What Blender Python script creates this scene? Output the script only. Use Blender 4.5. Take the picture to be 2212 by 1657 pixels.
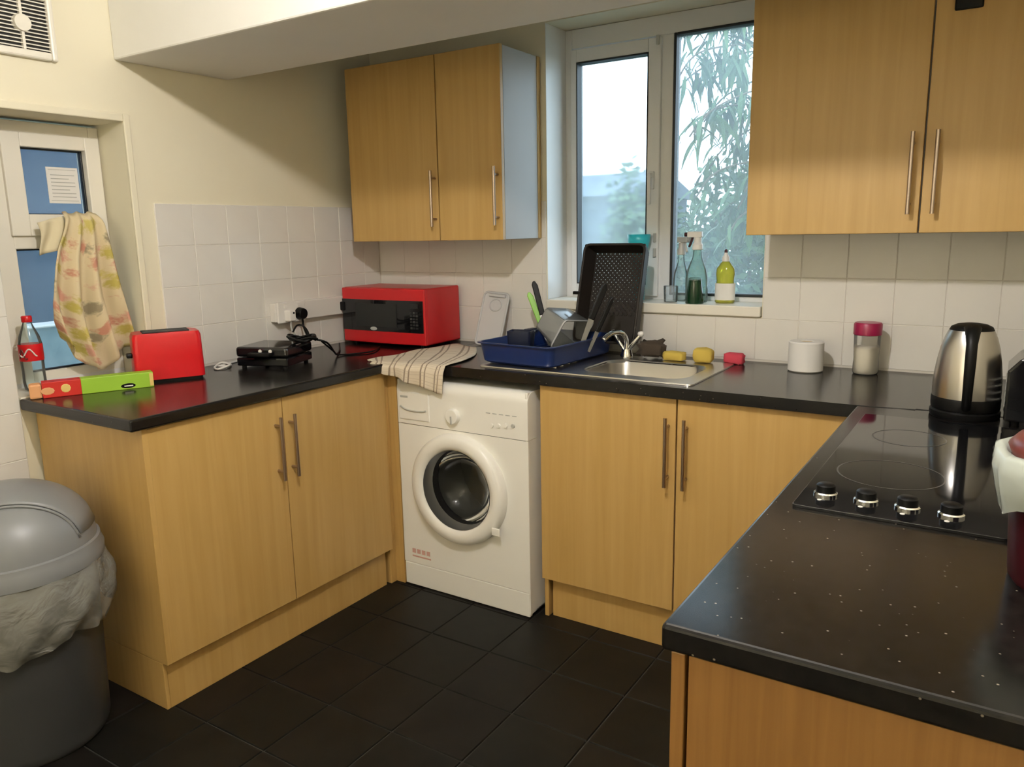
import bpy, bmesh, math, random
from mathutils import Vector, Matrix
for o in list(bpy.data.objects): bpy.data.objects.remove(o)
S = bpy.context.scene
COL = S.collection
random.seed(7)
PI = math.pi

# ------------------------------------------------------------------ camera
cam_d = bpy.data.cameras.new('camera'); cam = bpy.data.objects.new('camera', cam_d); COL.objects.link(cam)
cam_d.sensor_width = 36; cam_d.lens = 1684.06 / 2212 * 36; cam_d.clip_start = .02
_f = Vector((-0.53188089, 0.82494584, -0.19122519)); _r = Vector((0.84227991, 0.53871482, -0.01873205)); _u = Vector((-0.08756292, 0.17102836, 0.98136743))
cam.matrix_world = Matrix(((_r.x, _u.x, -_f.x, 2.59242), (_r.y, _u.y, -_f.y, -2.86271), (_r.z, _u.z, -_f.z, 1.39468), (0, 0, 0, 1)))
S.camera = cam
# ------------------------------------------------------------------ sky and exposure
w = bpy.data.worlds.new('sky'); S.world = w; w.use_nodes = True
bg = w.node_tree.nodes['Background']; bg.inputs[0].default_value = (.66, .85, 1.0, 1); bg.inputs[1].default_value = 4.4
S.view_settings.view_transform = 'Standard'; S.view_settings.look = 'None'
S.view_settings.exposure = .1; S.view_settings.gamma = 1; S.view_settings.use_curve_mapping = False
LAMP_POS = (1.85, -1.95, 2.29); LAMP_STRENGTH = 1400; LAMP_COL = (1.0, .955, .925)

# ------------------------------------------------------------------ materials
M = {}
def srgb(*c):
    return tuple((x/255/12.92 if x/255 <= .04045 else ((x/255+.055)/1.055)**2.4) for x in c)
def mat(name, col, rough=.5, metal=0, spec=.5, **k):
    m = bpy.data.materials.new(name); m.use_nodes = True; M[name] = m
    b = m.node_tree.nodes['Principled BSDF']
    b.inputs['Base Color'].default_value = (*col, 1); b.inputs['Roughness'].default_value = rough
    b.inputs['Metallic'].default_value = metal; b.inputs['Specular IOR Level'].default_value = spec
    for n, v in k.items(): b.inputs[n].default_value = v
    return m
def nd(m, t, **k):
    n = m.node_tree.nodes.new(t)
    for a, v in k.items(): setattr(n, a, v)
    return n
def lk(m, a, b): m.node_tree.links.new(a, b)
def bs(m): return m.node_tree.nodes['Principled BSDF']
def noise_col(name, c1, c2, rough, scale=(6,6,6), nscale=1, detail=4, lo=.3, hi=.7, coord='Object', bump=0, spec=.5, distort=0, bump_scale=None):
    m = mat(name, c1, rough, spec=spec)
    tc = nd(m, 'ShaderNodeTexCoord'); mp = nd(m, 'ShaderNodeMapping'); mp.inputs['Scale'].default_value = scale
    no = nd(m, 'ShaderNodeTexNoise'); no.inputs['Scale'].default_value = nscale; no.inputs['Detail'].default_value = detail; no.inputs['Distortion'].default_value = distort
    cr = nd(m, 'ShaderNodeValToRGB'); cr.color_ramp.elements[0].position = lo; cr.color_ramp.elements[1].position = hi
    cr.color_ramp.elements[0].color = (*c1, 1); cr.color_ramp.elements[1].color = (*c2, 1)
    lk(m, tc.outputs[coord], mp.inputs[0]); lk(m, mp.outputs[0], no.inputs['Vector']); lk(m, no.outputs['Fac'], cr.inputs[0]); lk(m, cr.outputs[0], bs(m).inputs['Base Color'])
    if bump:
        bp = nd(m, 'ShaderNodeBump'); bp.inputs['Strength'].default_value = bump; bp.inputs['Distance'].default_value = .01
        lk(m, no.outputs['Fac'], bp.inputs['Height']); lk(m, bp.outputs[0], bs(m).inputs['Normal'])
    return m
noise_col('cream_paint', (.79, .73, .55), (.82, .77, .60), .7, (2,2,2), bump=.05)
noise_col('white_paint', (.83, .82, .78), (.87, .86, .82), .65, (3,3,3), bump=.05)
noise_col('ceiling_paint', (.86, .85, .81), (.88, .87, .83), .8, (3,3,3))
noise_col('tile_glaze', (.73, .70, .645), (.77, .745, .69), .22, (5,5,5), lo=.25, hi=.75)
mat('grout', (.66, .62, .55), .9)
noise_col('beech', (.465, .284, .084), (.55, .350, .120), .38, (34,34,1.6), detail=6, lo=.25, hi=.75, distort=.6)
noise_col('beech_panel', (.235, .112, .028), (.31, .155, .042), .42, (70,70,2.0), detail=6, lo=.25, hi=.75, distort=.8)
mat('melamine', (.41, .40, .385), .45)
mat('upvc', (.80, .80, .79), .3)
mat('upvc_cream', (.82, .78, .68), .35)
mat('gasket', (.012, .014, .015), .5)
mat('steel', (.55, .53, .50), .28, 1)
mat('handle_metal', (.42, .34, .28), .32, 1)
mat('chrome', (.75, .75, .74), .08, 1)
mat('black_plastic', (.004, .004, .004), .4, spec=.18)
mat('black_gloss', (.006, .006, .007), .06, spec=.6)
mat('black_edge', (.009, .008, .008), .4)
mat('white_plastic', (.80, .77, .72), .35)
mat('appliance_white', (.87, .85, .78), .3)
mat('appliance_grey', (.45, .45, .42), .35)
mat('red_toaster', (.60, .006, .012), .28)
mat('red_microwave', (.52, .012, .016), .3)
mat('maroon', (.045, .005, .008), .3)
mat('maroon_lid', (.11, .022, .018), .35)
mat('magenta', (.30, .004, .055), .35)
mat('navy', (.008, .022, .10), .32)
mat('navy_dark', (.006, .010, .03), .35)
mat('paper', (.80, .78, .74), .85)
mat('green_plastic', (.22, .50, .04), .4)
mat('dark_green', (.003, .030, .010), .15)
mat('turquoise', (.03, .50, .60), .35)
mat('brown_scourer', (.05, .036, .024), .95)
mat('yellow_sponge', (.58, .42, .08), .95)
mat('pink_sponge', (.55, .05, .08), .8)
mat('bin_lid', (.20, .205, .21), .38)
mat('bin_body', (.038, .038, .037), .45)
mat('cardboard', (.60, .50, .34), .8)
mat('basket_brown', (.020, .016, .013), .5, spec=.25)
mat('hob_print', (.05,.048,.045), .3)
mat('sugar', (.74, .68, .54), .9)
mat('dark_void', (.012, .012, .012), .6)
mat('drum_steel', (.30, .30, .29), .35, .9)
mat('bark', (.12, .09, .06), .9)
noise_col('ground_green', (.05, .09, .04), (.09, .12, .06), .95, (1,1,1))
noise_col('house_blue', (.030, .050, .085), (.055, .085, .13), .9, (2,2,2), detail=6)
noise_col('shed_wall', (.042, .062, .09), (.065, .09, .12), .9, (2,2,2))
noise_col('coping', (.16, .25, .29), (.26, .37, .41), .8, (25,25,25))
# leaves
for nm, a, b_ in (('leaf', (.022,.070,.026), (.065,.14,.035)), ('leaf_dark', (.010,.036,.018), (.026,.070,.030)), ('leaf_hedge', (.024,.078,.036), (.085,.165,.060))):
    m = mat(nm, a, .55); oi = nd(m, 'ShaderNodeTexCoord'); no = nd(m, 'ShaderNodeTexNoise'); no.inputs['Scale'].default_value = 3.5
    cr = nd(m, 'ShaderNodeValToRGB'); cr.color_ramp.elements[0].color = (*a,1); cr.color_ramp.elements[1].color = (*b_,1); cr.color_ramp.elements[0].position=.35; cr.color_ramp.elements[1].position=.65
    lk(m, oi.outputs['Object'], no.inputs['Vector']); lk(m, no.outputs['Fac'], cr.inputs[0]); lk(m, cr.outputs[0], bs(m).inputs['Base Color'])
# speckled worktop
m = mat('worktop', (.02,.018,.016), .19, spec=.36)
tc = nd(m,'ShaderNodeTexCoord'); n1 = nd(m,'ShaderNodeTexNoise'); n1.inputs['Scale'].default_value = 60; n1.inputs['Detail'].default_value = 5
c1 = nd(m,'ShaderNodeValToRGB'); c1.color_ramp.elements[0].position=.35; c1.color_ramp.elements[1].position=.75; c1.color_ramp.elements[0].color=(.005,.0046,.0045,1); c1.color_ramp.elements[1].color=(.013,.011,.0095,1)
vo = nd(m,'ShaderNodeTexVoronoi'); vo.inputs['Scale'].default_value = 72
c2 = nd(m,'ShaderNodeValToRGB'); c2.color_ramp.elements[0].position=.07; c2.color_ramp.elements[1].position=.13; c2.color_ramp.elements[0].color=(1,1,1,1); c2.color_ramp.elements[1].color=(0,0,0,1)
wn = nd(m,'ShaderNodeSeparateColor'); mth = nd(m,'ShaderNodeMath', operation='GREATER_THAN'); mth.inputs[1].default_value = .62
mu = nd(m,'ShaderNodeMath', operation='MULTIPLY'); mx = nd(m,'ShaderNodeMix', data_type='RGBA'); mx.inputs[7].default_value=(.20,.17,.13,1)
lk(m,tc.outputs['Object'],n1.inputs['Vector']); lk(m,tc.outputs['Object'],vo.inputs['Vector']); lk(m,n1.outputs['Fac'],c1.inputs[0]); lk(m,vo.outputs['Distance'],c2.inputs[0])
lk(m,vo.outputs['Color'],wn.inputs[0]); lk(m,wn.outputs[0],mth.inputs[0]); lk(m,c2.outputs[0],mu.inputs[0]); lk(m,mth.outputs[0],mu.inputs[1])
lk(m,mu.outputs[0],mx.inputs[0]); lk(m,c1.outputs[0],mx.inputs[6]); lk(m,mx.outputs[2],bs(m).inputs['Base Color'])
# slate floor tile: mottled, each tile its own tint
m = mat('floor_slate', (.02,.02,.02), .5, spec=.25)
tc = nd(m,'ShaderNodeTexCoord'); n1 = nd(m,'ShaderNodeTexNoise'); n1.inputs['Scale'].default_value = 7; n1.inputs['Detail'].default_value = 7; n1.inputs['Distortion'].default_value = 1.2
ge = nd(m,'ShaderNodeNewGeometry')
c1 = nd(m,'ShaderNodeValToRGB'); c1.color_ramp.elements[0].position=.3; c1.color_ramp.elements[1].position=.72; c1.color_ramp.elements[0].color=(.0030,.0029,.0023,1); c1.color_ramp.elements[1].color=(.0080,.0070,.0056,1)
oi = nd(m,'ShaderNodeObjectInfo'); mx = nd(m,'ShaderNodeMix', data_type='RGBA', blend_type='MULTIPLY'); mx.inputs[0].default_value = 1
c3 = nd(m,'ShaderNodeValToRGB'); c3.color_ramp.elements[0].color=(.85,.9,.85,1); c3.color_ramp.elements[1].color=(1.15,.95,.95,1)
lk(m,ge.outputs['Position'],n1.inputs['Vector']); lk(m,n1.outputs['Fac'],c1.inputs[0]); lk(m,oi.outputs['Random'],c3.inputs[0]); lk(m,c1.outputs[0],mx.inputs[6]); lk(m,c3.outputs[0],mx.inputs[7]); lk(m,mx.outputs[2],bs(m).inputs['Base Color'])
mat('floor_grout', (.030,.028,.023), .9)
# glass: thin pane = transparent + mirror by fresnel, with a share of condensation haze
def pane_mat(name, haze_lo, haze_hi, tint=(1,1,1), scale=1.2):
    m = bpy.data.materials.new(name); m.use_nodes = True; M[name] = m; nt = m.node_tree; nt.nodes.clear()
    out = nd(m,'ShaderNodeOutputMaterial'); tr = nd(m,'ShaderNodeBsdfTransparent'); tr.inputs[0].default_value=(*tint,1)
    gl = nd(m,'ShaderNodeBsdfGlossy'); gl.inputs['Roughness'].default_value=.02; fr = nd(m,'ShaderNodeFresnel'); fr.inputs[0].default_value=1.35
    tl = nd(m,'ShaderNodeBsdfTranslucent'); tl.inputs[0].default_value=(.85,.95,1,1)
    m1 = nd(m,'ShaderNodeMixShader'); m2 = nd(m,'ShaderNodeMixShader')
    tc = nd(m,'ShaderNodeTexCoord'); no = nd(m,'ShaderNodeTexNoise'); no.inputs['Scale'].default_value=scale; no.inputs['Detail'].default_value=3
    mr = nd(m,'ShaderNodeMapRange'); mr.inputs[1].default_value=.3; mr.inputs[2].default_value=.7; mr.inputs[3].default_value=haze_lo; mr.inputs[4].default_value=haze_hi
    lk(m,tc.outputs['Object'],no.inputs['Vector']); lk(m,no.outputs['Fac'],mr.inputs[0])
    lk(m,mr.outputs[0],m1.inputs[0]); lk(m,tr.outputs[0],m1.inputs[1]); lk(m,tl.outputs[0],m1.inputs[2])
    lk(m,fr.outputs[0],m2.inputs[0]); lk(m,m1.outputs[0],m2.inputs[1]); lk(m,gl.outputs[0],m2.inputs[2]); lk(m,m2.outputs[0],out.inputs[0])
    return m
pane_mat('pane_clear', .08, .17); pane_mat('pane_steamed', .16, .40, scale=4); pane_mat('pane_side', .12, .22, scale=6)
# the steamed pane also scatters what is seen through it
m = M['pane_steamed']; rf = nd(m,'ShaderNodeBsdfRefraction'); rf.inputs['IOR'].default_value = 1.01; rf.inputs['Roughness'].default_value = .48
mm = nd(m,'ShaderNodeMixShader'); mm.inputs[0].default_value = .8
for l in list(m.node_tree.links):
    if l.from_node.type == 'BSDF_TRANSPARENT': tgt = l.to_socket; m.node_tree.links.remove(l); lk(m, mm.outputs[0], tgt)
lk(m, [n for n in m.node_tree.nodes if n.type=='BSDF_TRANSPARENT'][0].outputs[0], mm.inputs[1]); lk(m, rf.outputs[0], mm.inputs[2])
def clear_plastic(name, tint, white, rough=.12):
    m = bpy.data.materials.new(name); m.use_nodes = True; M[name] = m; nt = m.node_tree; nt.nodes.clear()
    out = nd(m,'ShaderNodeOutputMaterial'); tr = nd(m,'ShaderNodeBsdfTransparent'); tr.inputs[0].default_value=(*tint,1)
    df = nd(m,'ShaderNodeBsdfDiffuse'); df.inputs[0].default_value=(.82*tint[0],.82*tint[1],.80*tint[2],1)
    gl = nd(m,'ShaderNodeBsdfGlossy'); gl.inputs['Roughness'].default_value=rough; lw = nd(m,'ShaderNodeLayerWeight'); lw.inputs[0].default_value=.25
    m1 = nd(m,'ShaderNodeMixShader'); m1.inputs[0].default_value=white; m2 = nd(m,'ShaderNodeMixShader')
    lk(m,tr.outputs[0],m1.inputs[1]); lk(m,df.outputs[0],m1.inputs[2]); lk(m,lw.outputs['Fresnel'],m2.inputs[0]); lk(m,m1.outputs[0],m2.inputs[1]); lk(m,gl.outputs[0],m2.inputs[2]); lk(m,m2.outputs[0],out.inputs[0])
clear_plastic('clear_tub', (.98,.99,.98), .19); clear_plastic('white_lid_plastic', (.96,.96,.98), .62)
clear_plastic('clear_bottle', (.90,.97,.97), .12); clear_plastic('teal_bottle', (.70,.90,.88), .22); clear_plastic('yellow_bottle', (.88,.86,.18), .40)
clear_plastic('bin_liner', (.95,.94,.86), .24, .12); clear_plastic('clear_jar', (.96,.96,.94), .20); clear_plastic('door_glass', (.55,.56,.55), .02, .04); clear_plastic('clear_glass', (.93,.97,1), .14)
clear_plastic('caddy_liner', (.72,.78,.71), .72)
m = M['bin_liner']; tcb = nd(m,'ShaderNodeTexCoord'); nb_ = nd(m,'ShaderNodeTexNoise'); nb_.inputs['Scale'].default_value = 16; nb_.inputs['Detail'].default_value = 4; nb_.inputs['Distortion'].default_value = 1.5
bpn = nd(m,'ShaderNodeBump'); bpn.inputs['Strength'].default_value = 1; bpn.inputs['Distance'].default_value = .016; lk(m,tcb.outputs['Object'],nb_.inputs['Vector']); lk(m,nb_.outputs['Fac'],bpn.inputs['Height'])
for n_ in m.node_tree.nodes:
    if n_.type in ('BSDF_DIFFUSE','BSDF_GLOSSY'): lk(m,bpn.outputs[0],n_.inputs['Normal'])
m = mat('bulb_glow', (1,1,1)); bs(m).inputs['Emission Color'].default_value=(*LAMP_COL,1); bs(m).inputs['Emission Strength'].default_value=LAMP_STRENGTH
m = mat('fill_glow', (1,1,1)); bs(m).inputs['Emission Color'].default_value=(1,.96,.91,1); bs(m).inputs['Emission Strength'].default_value=180  # emission of the added fill light behind the camera
# checked tea towel (from UV)
m = mat('tea_towel_check', (.6,.5,.4), .95)
uv = nd(m,'ShaderNodeUVMap'); sx = nd(m,'ShaderNodeSeparateXYZ'); lk(m, uv.outputs[0], sx.inputs[0])
def stripe(src, freq, lo, hi):
    a = nd(m,'ShaderNodeMath',operation='MULTIPLY'); a.inputs[1].default_value=freq; f = nd(m,'ShaderNodeMath',operation='FRACT')
    g = nd(m,'ShaderNodeMath',operation='GREATER_THAN'); g.inputs[1].default_value=lo; l = nd(m,'ShaderNodeMath',operation='LESS_THAN'); l.inputs[1].default_value=hi
    p = nd(m,'ShaderNodeMath',operation='MULTIPLY'); lk(m,src,a.inputs[0]); lk(m,a.outputs[0],f.inputs[0]); lk(m,f.outputs[0],g.inputs[0]); lk(m,f.outputs[0],l.inputs[0]); lk(m,g.outputs[0],p.inputs[0]); lk(m,l.outputs[0],p.inputs[1]); return p.outputs[0]
def vmax(a,b):
    x = nd(m,'ShaderNodeMath',operation='MAXIMUM'); lk(m,a,x.inputs[0]); lk(m,b,x.inputs[1]); return x.outputs[0]
su = vmax(stripe(sx.outputs[0],5,.30,.40), stripe(sx.outputs[0],5,.58,.66)); sv = vmax(stripe(sx.outputs[1],7,.1,.2), stripe(sx.outputs[1],7,.5,.58))
mxa = nd(m,'ShaderNodeMix',data_type='RGBA'); mxa.inputs[6].default_value=(.66,.57,.44,1); mxa.inputs[7].default_value=(.20,.14,.10,1)
mxb = nd(m,'ShaderNodeMix',data_type='RGBA'); mxb.inputs[7].default_value=(.42,.33,.22,1)
k1 = nd(m,'ShaderNodeMath',operation='MULTIPLY'); k1.inputs[1].default_value=.8; k2 = nd(m,'ShaderNodeMath',operation='MULTIPLY'); k2.inputs[1].default_value=.4
lk(m,su,k1.inputs[0]); lk(m,k1.outputs[0],mxa.inputs[0]); lk(m,sv,k2.inputs[0]); lk(m,k2.outputs[0],mxb.inputs[0]); lk(m,mxa.outputs[2],mxb.inputs[6]); lk(m,mxb.outputs[2],bs(m).inputs['Base Color'])
# floral cloth: blotches of pink, olive and brown on cream
m = mat('floral_cloth', (.7,.6,.4), .95)
uv = nd(m,'ShaderNodeUVMap'); vo = nd(m,'ShaderNodeTexVoronoi'); vo.inputs['Scale'].default_value=5.2; no = nd(m,'ShaderNodeTexNoise'); no.inputs['Scale'].default_value=22; no.inputs['Detail'].default_value=3
sc = nd(m,'ShaderNodeSeparateColor'); cr = nd(m,'ShaderNodeValToRGB'); cr.color_ramp.interpolation='CONSTANT'
els = cr.color_ramp.elements; els[0].position=0; els[0].color=(.52,.22,.15,1); els[1].position=.3; els[1].color=(.46,.38,.07,1)
for pos, c in ((.55,(.26,.22,.14,1)),(.72,(.60,.30,.22,1)),(.86,(.55,.46,.12,1))):
    e = els.new(pos); e.color = c
ad = nd(m,'ShaderNodeMath',operation='MULTIPLY_ADD'); ad.inputs[1].default_value=.75; rr = nd(m,'ShaderNodeValToRGB'); rr.color_ramp.elements[0].position=.66; rr.color_ramp.elements[1].position=.92; rr.color_ramp.elements[0].color=(1,1,1,1); rr.color_ramp.elements[1].color=(0,0,0,1)
mx = nd(m,'ShaderNodeMix',data_type='RGBA'); mx.inputs[6].default_value=(.68,.57,.36,1)
kk = nd(m,'ShaderNodeMath',operation='MULTIPLY'); kk.inputs[1].default_value=.9
lk(m,uv.outputs[0],vo.inputs['Vector']); lk(m,uv.outputs[0],no.inputs['Vector']); lk(m,vo.outputs['Color'],sc.inputs[0]); lk(m,sc.outputs[0],cr.inputs[0])
lk(m,no.outputs['Fac'],ad.inputs[0]); lk(m,vo.outputs['Distance'],ad.inputs[2]); lk(m,ad.outputs[0],rr.inputs[0]); lk(m,rr.outputs[0],kk.inputs[0]); lk(m,kk.outputs[0],mx.inputs[0]); lk(m,cr.outputs[0],mx.inputs[7]); lk(m,mx.outputs[2],bs(m).inputs['Base Color'])

# ------------------------------------------------------------------ mesh helpers
class MB:
    def __init__(s): s.v=[]; s.f=[]; s.uv=None
    def add(s, vs, fs):
        n=len(s.v); s.v += [tuple(v) for v in vs]; s.f += [tuple(i+n for i in f) for f in fs]; return s
    def box(s, x0,x1,y0,y1,z0,z1):
        return s.add([(x0,y0,z0),(x1,y0,z0),(x1,y1,z0),(x0,y1,z0),(x0,y0,z1),(x1,y0,z1),(x1,y1,z1),(x0,y1,z1)],
                     [(0,3,2,1),(4,5,6,7),(0,1,5,4),(1,2,6,5),(2,3,7,6),(3,0,4,7)])
    def lathe(s, prof, n=32, c=(0,0,0), close=False, sx=1, sy=1):
        vs=[]; fs=[]; m_=len(prof)
        for r,z in prof:
            for i in range(n):
                a=2*PI*i/n; vs.append((c[0]+sx*r*math.cos(a), c[1]+sy*r*math.sin(a), c[2]+z))
        for j in range(m_-1):
            for i in range(n):
                k=(i+1)%n; fs.append((j*n+i, j*n+k, (j+1)*n+k, (j+1)*n+i))
        if prof[0][0] > 1e-5 and close: fs.append(tuple(reversed(range(n))))
        if prof[-1][0] > 1e-5 and close: fs.append(tuple((m_-1)*n+i for i in range(n)))
        return s.add(vs, fs)
    def cyl(s, p0, p1, r0, r1=None, n=16):
        r1 = r0 if r1 is None else r1
        p0=Vector(p0); p1=Vector(p1); d=(p1-p0).normalized(); a=d.orthogonal().normalized(); b=d.cross(a)
        vs=[]
        for p,r in ((p0,r0),(p1,r1)):
            for i in range(n):
                t=2*PI*i/n; vs.append(p+a*(r*math.cos(t))+b*(r*math.sin(t)))
        fs=[(i,(i+1)%n,n+(i+1)%n,n+i) for i in range(n)]+[tuple(reversed(range(n))), tuple(n+i for i in range(n))]
        return s.add(vs, fs)
    def tube(s, pts, r, n=8, sub=6, cyc=False):
        P=[Vector(p) for p in pts]; L=[]
        if len(P) > 2:
            m_=len(P)
            for i in range(m_ if cyc else m_-1):
                g=(lambda k: P[k % m_]) if cyc else (lambda k: P[min(max(k,0),m_-1)])
                p0,p1,p2,p3=g(i-1),g(i),g(i+1),g(i+2)
                for k in range(sub):
                    t=k/sub; L.append(.5*((2*p1)+(p2-p0)*t+(2*p0-5*p1+4*p2-p3)*t*t+(3*p1-p0-3*p2+p3)*t**3))
            if not cyc: L.append(P[-1])
        else: L=P
        vs=[]; prev=None; m_=len(L)
        for i,q in enumerate(L):
            d=((L[(i+1)%m_] if cyc else L[min(i+1,m_-1)])-(L[i-1] if (cyc or i) else L[0]))
            d.normalize()
            if prev is None: a=d.orthogonal().normalized()
            else: a=(prev-d*prev.dot(d)).normalized()
            prev=a; b=d.cross(a)
            for k in range(n):
                t=2*PI*k/n; vs.append(q+a*(r*math.cos(t))+b*(r*math.sin(t)))
        fs=[]
        for i in range(m_ if cyc else m_-1):
            j=(i+1)%m_
            for k in range(n): fs.append((i*n+k,i*n+(k+1)%n,j*n+(k+1)%n,j*n+k))
        if not cyc: fs += [tuple(reversed(range(n))), tuple((m_-1)*n+k for k in range(n))]
        return s.add(vs, fs)
    def prism(s, pts, h, z0=0):   # polygon in xy extruded in z
        n=len(pts)
        return s.add([(x,y,z0) for x,y in pts]+[(x,y,z0+h) for x,y in pts],
                     [tuple(reversed(range(n))), tuple(range(n,2*n))]+[(i,(i+1)%n,n+(i+1)%n,n+i) for i in range(n)])
    def grid(s, fn, nu, nv, uvfn=None):
        base=len(s.v); s.uv = s.uv or {}
        for j in range(nv+1):
            for i in range(nu+1):
                u,v=i/nu,j/nv; s.uv[len(s.v)] = uvfn(u,v) if uvfn else (u,v); s.v.append(tuple(fn(u,v)))
        for j in range(nv):
            for i in range(nu):
                a=base+j*(nu+1)+i; s.f.append((a,a+1,a+nu+2,a+nu+1))
        return s
    def xf(s, mtx, start=0):
        s.v[start:]=[tuple(mtx @ Vector(v)) for v in s.v[start:]]; return s
    def mesh(s, name, m, smooth=False):
        me=bpy.data.meshes.new(name); me.from_pydata(s.v,[],s.f); me.validate()
        bm=bmesh.new(); bm.from_mesh(me); bmesh.ops.recalc_face_normals(bm, faces=bm.faces); bm.to_mesh(me); bm.free()
        if s.uv:
            ul=me.uv_layers.new(name='UVMap')
            for l in me.loops: ul.data[l.index].uv = s.uv.get(l.vertex_index,(0,0))
        me.materials.append(M[m])
        if smooth:
            me.shade_smooth()
            if smooth is not True: me.set_sharp_from_angle(angle=math.radians(smooth))
        return me
FR = {}
def put(o, parent, world):
    COL.objects.link(o)
    if parent is not None:
        o.parent = parent
        if world: o.location = -FR[parent.name]
        FR[o.name] = FR[parent.name] + o.location
    else: FR[o.name] = Vector(o.location)
    return o
def obj(name, mb, m, parent=None, smooth=False, bevel=0, seg=2, solid=0, world=True, subd=0, **k):
    me = mb if isinstance(mb, bpy.types.Mesh) else mb.mesh(name, m, smooth)
    o = bpy.data.objects.new(name, me)
    put(o, parent, world)
    if solid:
        x=o.modifiers.new('solid','SOLIDIFY'); x.thickness=solid; x.offset=0
    if bevel:
        x=o.modifiers.new('bevel','BEVEL'); x.width=bevel; x.segments=seg; x.limit_method='ANGLE'; x.angle_limit=math.radians(40)
    if subd:
        x=o.modifiers.new('sub','SUBSURF'); x.levels=subd; x.render_levels=subd
    for a,v in k.items(): o[a]=v
    return o
def thing(name, label, cat, loc=(0,0,0), rotz=0, group=None):
    o=bpy.data.objects.new(name,None); COL.objects.link(o); o.location=loc; o.rotation_euler=(0,0,rotz); o.empty_display_size=.05
    FR[o.name]=Vector(loc); o['label']=label; o['category']=cat
    if group: o['group']=group
    return o
def tag(o, label, cat, group=None):
    o['label']=label; o['category']=cat
    if group: o['group']=group
    return o
def struct(name, mb, m, label, **k):
    o=obj(name, mb, m, **k); o['kind']='structure'; o['label']=label; return o
def B(*a): return MB().box(*a)
def centre(mb):   # move a one-mesh thing's origin to its base
    xs=[v[0] for v in mb.v]; ys=[v[1] for v in mb.v]; zs=[v[2] for v in mb.v]
    c=((min(xs)+max(xs))/2,(min(ys)+max(ys))/2,min(zs)); mb.v=[(v[0]-c[0],v[1]-c[1],v[2]-c[2]) for v in mb.v]; return c
def single(name, mb, m, label, cat, group=None, **k):
    c=centre(mb); o=obj(name, mb, m, **k); o.location=c; FR[o.name]=Vector(c); return tag(o,label,cat,group)

XR=2.87; YF=-4.7; CZ=2.42; WT=.91; TH=.036
# ------------------------------------------------------------------ room shell
fl = struct('floor', B(-.3,XR+.1,YF,.3,-.06,-.004), 'floor_grout', 'dark slate tiled kitchen floor')
tl = MB(); e=.1222; tl.v=[(-e,-e,0),(e,-e,0),(e,e,0),(-e,e,0),(-e+.002,-e+.002,.004),(e-.002,-e+.002,.004),(e-.002,e-.002,.004),(-e+.002,e-.002,.004)]; tl.f=[(4,5,6,7),(0,1,5,4),(1,2,6,5),(2,3,7,6),(3,0,4,7)]
tme = tl.mesh('floor_tile','floor_slate')
for i in range(-5,7):
    for j in range(-12,6):
        x=1.205+.2485*(i+.5); y=-1.38+.2485*(j+.5)
        if x-e < 0.0 or x+e > XR or y+e > 0 or y < YF+.1: continue
        o=bpy.data.objects.new('floor_tile',tme); put(o,fl,False); o.location=(x,y,-.004)
struct('ceiling', B(-.3,XR+.1,YF,.3,CZ,CZ+.1), 'ceiling_paint', 'flat white painted ceiling')
struct('ceiling_beam', B(0,XR,-1.252,-.80,1.98,CZ), 'white_paint', 'boxed-in white beam crossing below the ceiling', bevel=.006)
# left wall with its window opening
LY0,LY1,LZ0,LZ1=-1.69,-1.245,.905,1.784
mb=B(-.3,0,YF,LY0,0,CZ).box(-.3,0,LY1,0,0,CZ).box(-.3,0,LY0,LY1,0,LZ0).box(-.3,0,LY0,LY1,LZ1,CZ)
wl=struct('wall_left', mb, 'cream_paint', 'cream painted wall tiled white up to mid height')
BX0,BX1,BZ0,BZ1=.935,1.83,1.072,2.205
mb=B(-.3,BX0,0,.3,0,CZ).box(BX1,XR+.1,0,.3,0,CZ).box(BX0,BX1,0,.3,0,BZ0).box(BX0,BX1,0,.3,BZ1,CZ)
wb=struct('wall_back', mb, 'cream_paint', 'cream painted wall behind the sink with white tiles')
struct('wall_right', B(XR,XR+.1,YF,0,0,CZ), 'cream_paint', 'cream painted wall beside the hob worktop')
struct('wall_front', B(-.3,XR+.1,YF-.1,YF,0,CZ), 'cream_paint', 'cream painted wall facing the sink window')
# wall tiles, 150 mm, each one an object sharing a mesh by size
TM={}
def wall_tile(parent, axis, a0,a1,z0,z1):
    g=.0007; a0+=g; a1-=g; z0+=g; z1-=g
    if a1-a0<.012 or z1-z0<.012: return
    key=(axis,round(a1-a0,3),round(z1-z0,3))
    if key not in TM:
        w_,h_=(a1-a0)/2,(z1-z0)/2; c=.0014; d=.006; mb=MB()
        ring0=[(-w_,-h_),(w_,-h_),(w_,h_),(-w_,h_)]; ring1=[(-w_+c,-h_+c),(w_-c,-h_+c),(w_-c,h_-c),(-w_+c,h_-c)]
        P=lambda a,z,o:(o,a,z) if axis=='x' else (a,-o,z)
        mb.v=[P(a,z,0) for a,z in ring0]+[P(a,z,d*.7) for a,z in ring0]+[P(a,z,d) for a,z in ring1]
        mb.f=[(8,9,10,11)]+[(i,(i+1)%4,4+(i+1)%4,4+i) for i in range(4)]+[(4+i,4+(i+1)%4,8+(i+1)%4,8+i) for i in range(4)]
        TM[key]=mb.mesh('wall_tile','tile_glaze')
    o=bpy.data.objects.new('wall_tile',TM[key]); put(o,parent,False); ac=(a0+a1)/2; zc=(z0+z1)/2
    o.location=(0,ac,zc) if axis=='x' else (ac,0,zc)
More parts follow.
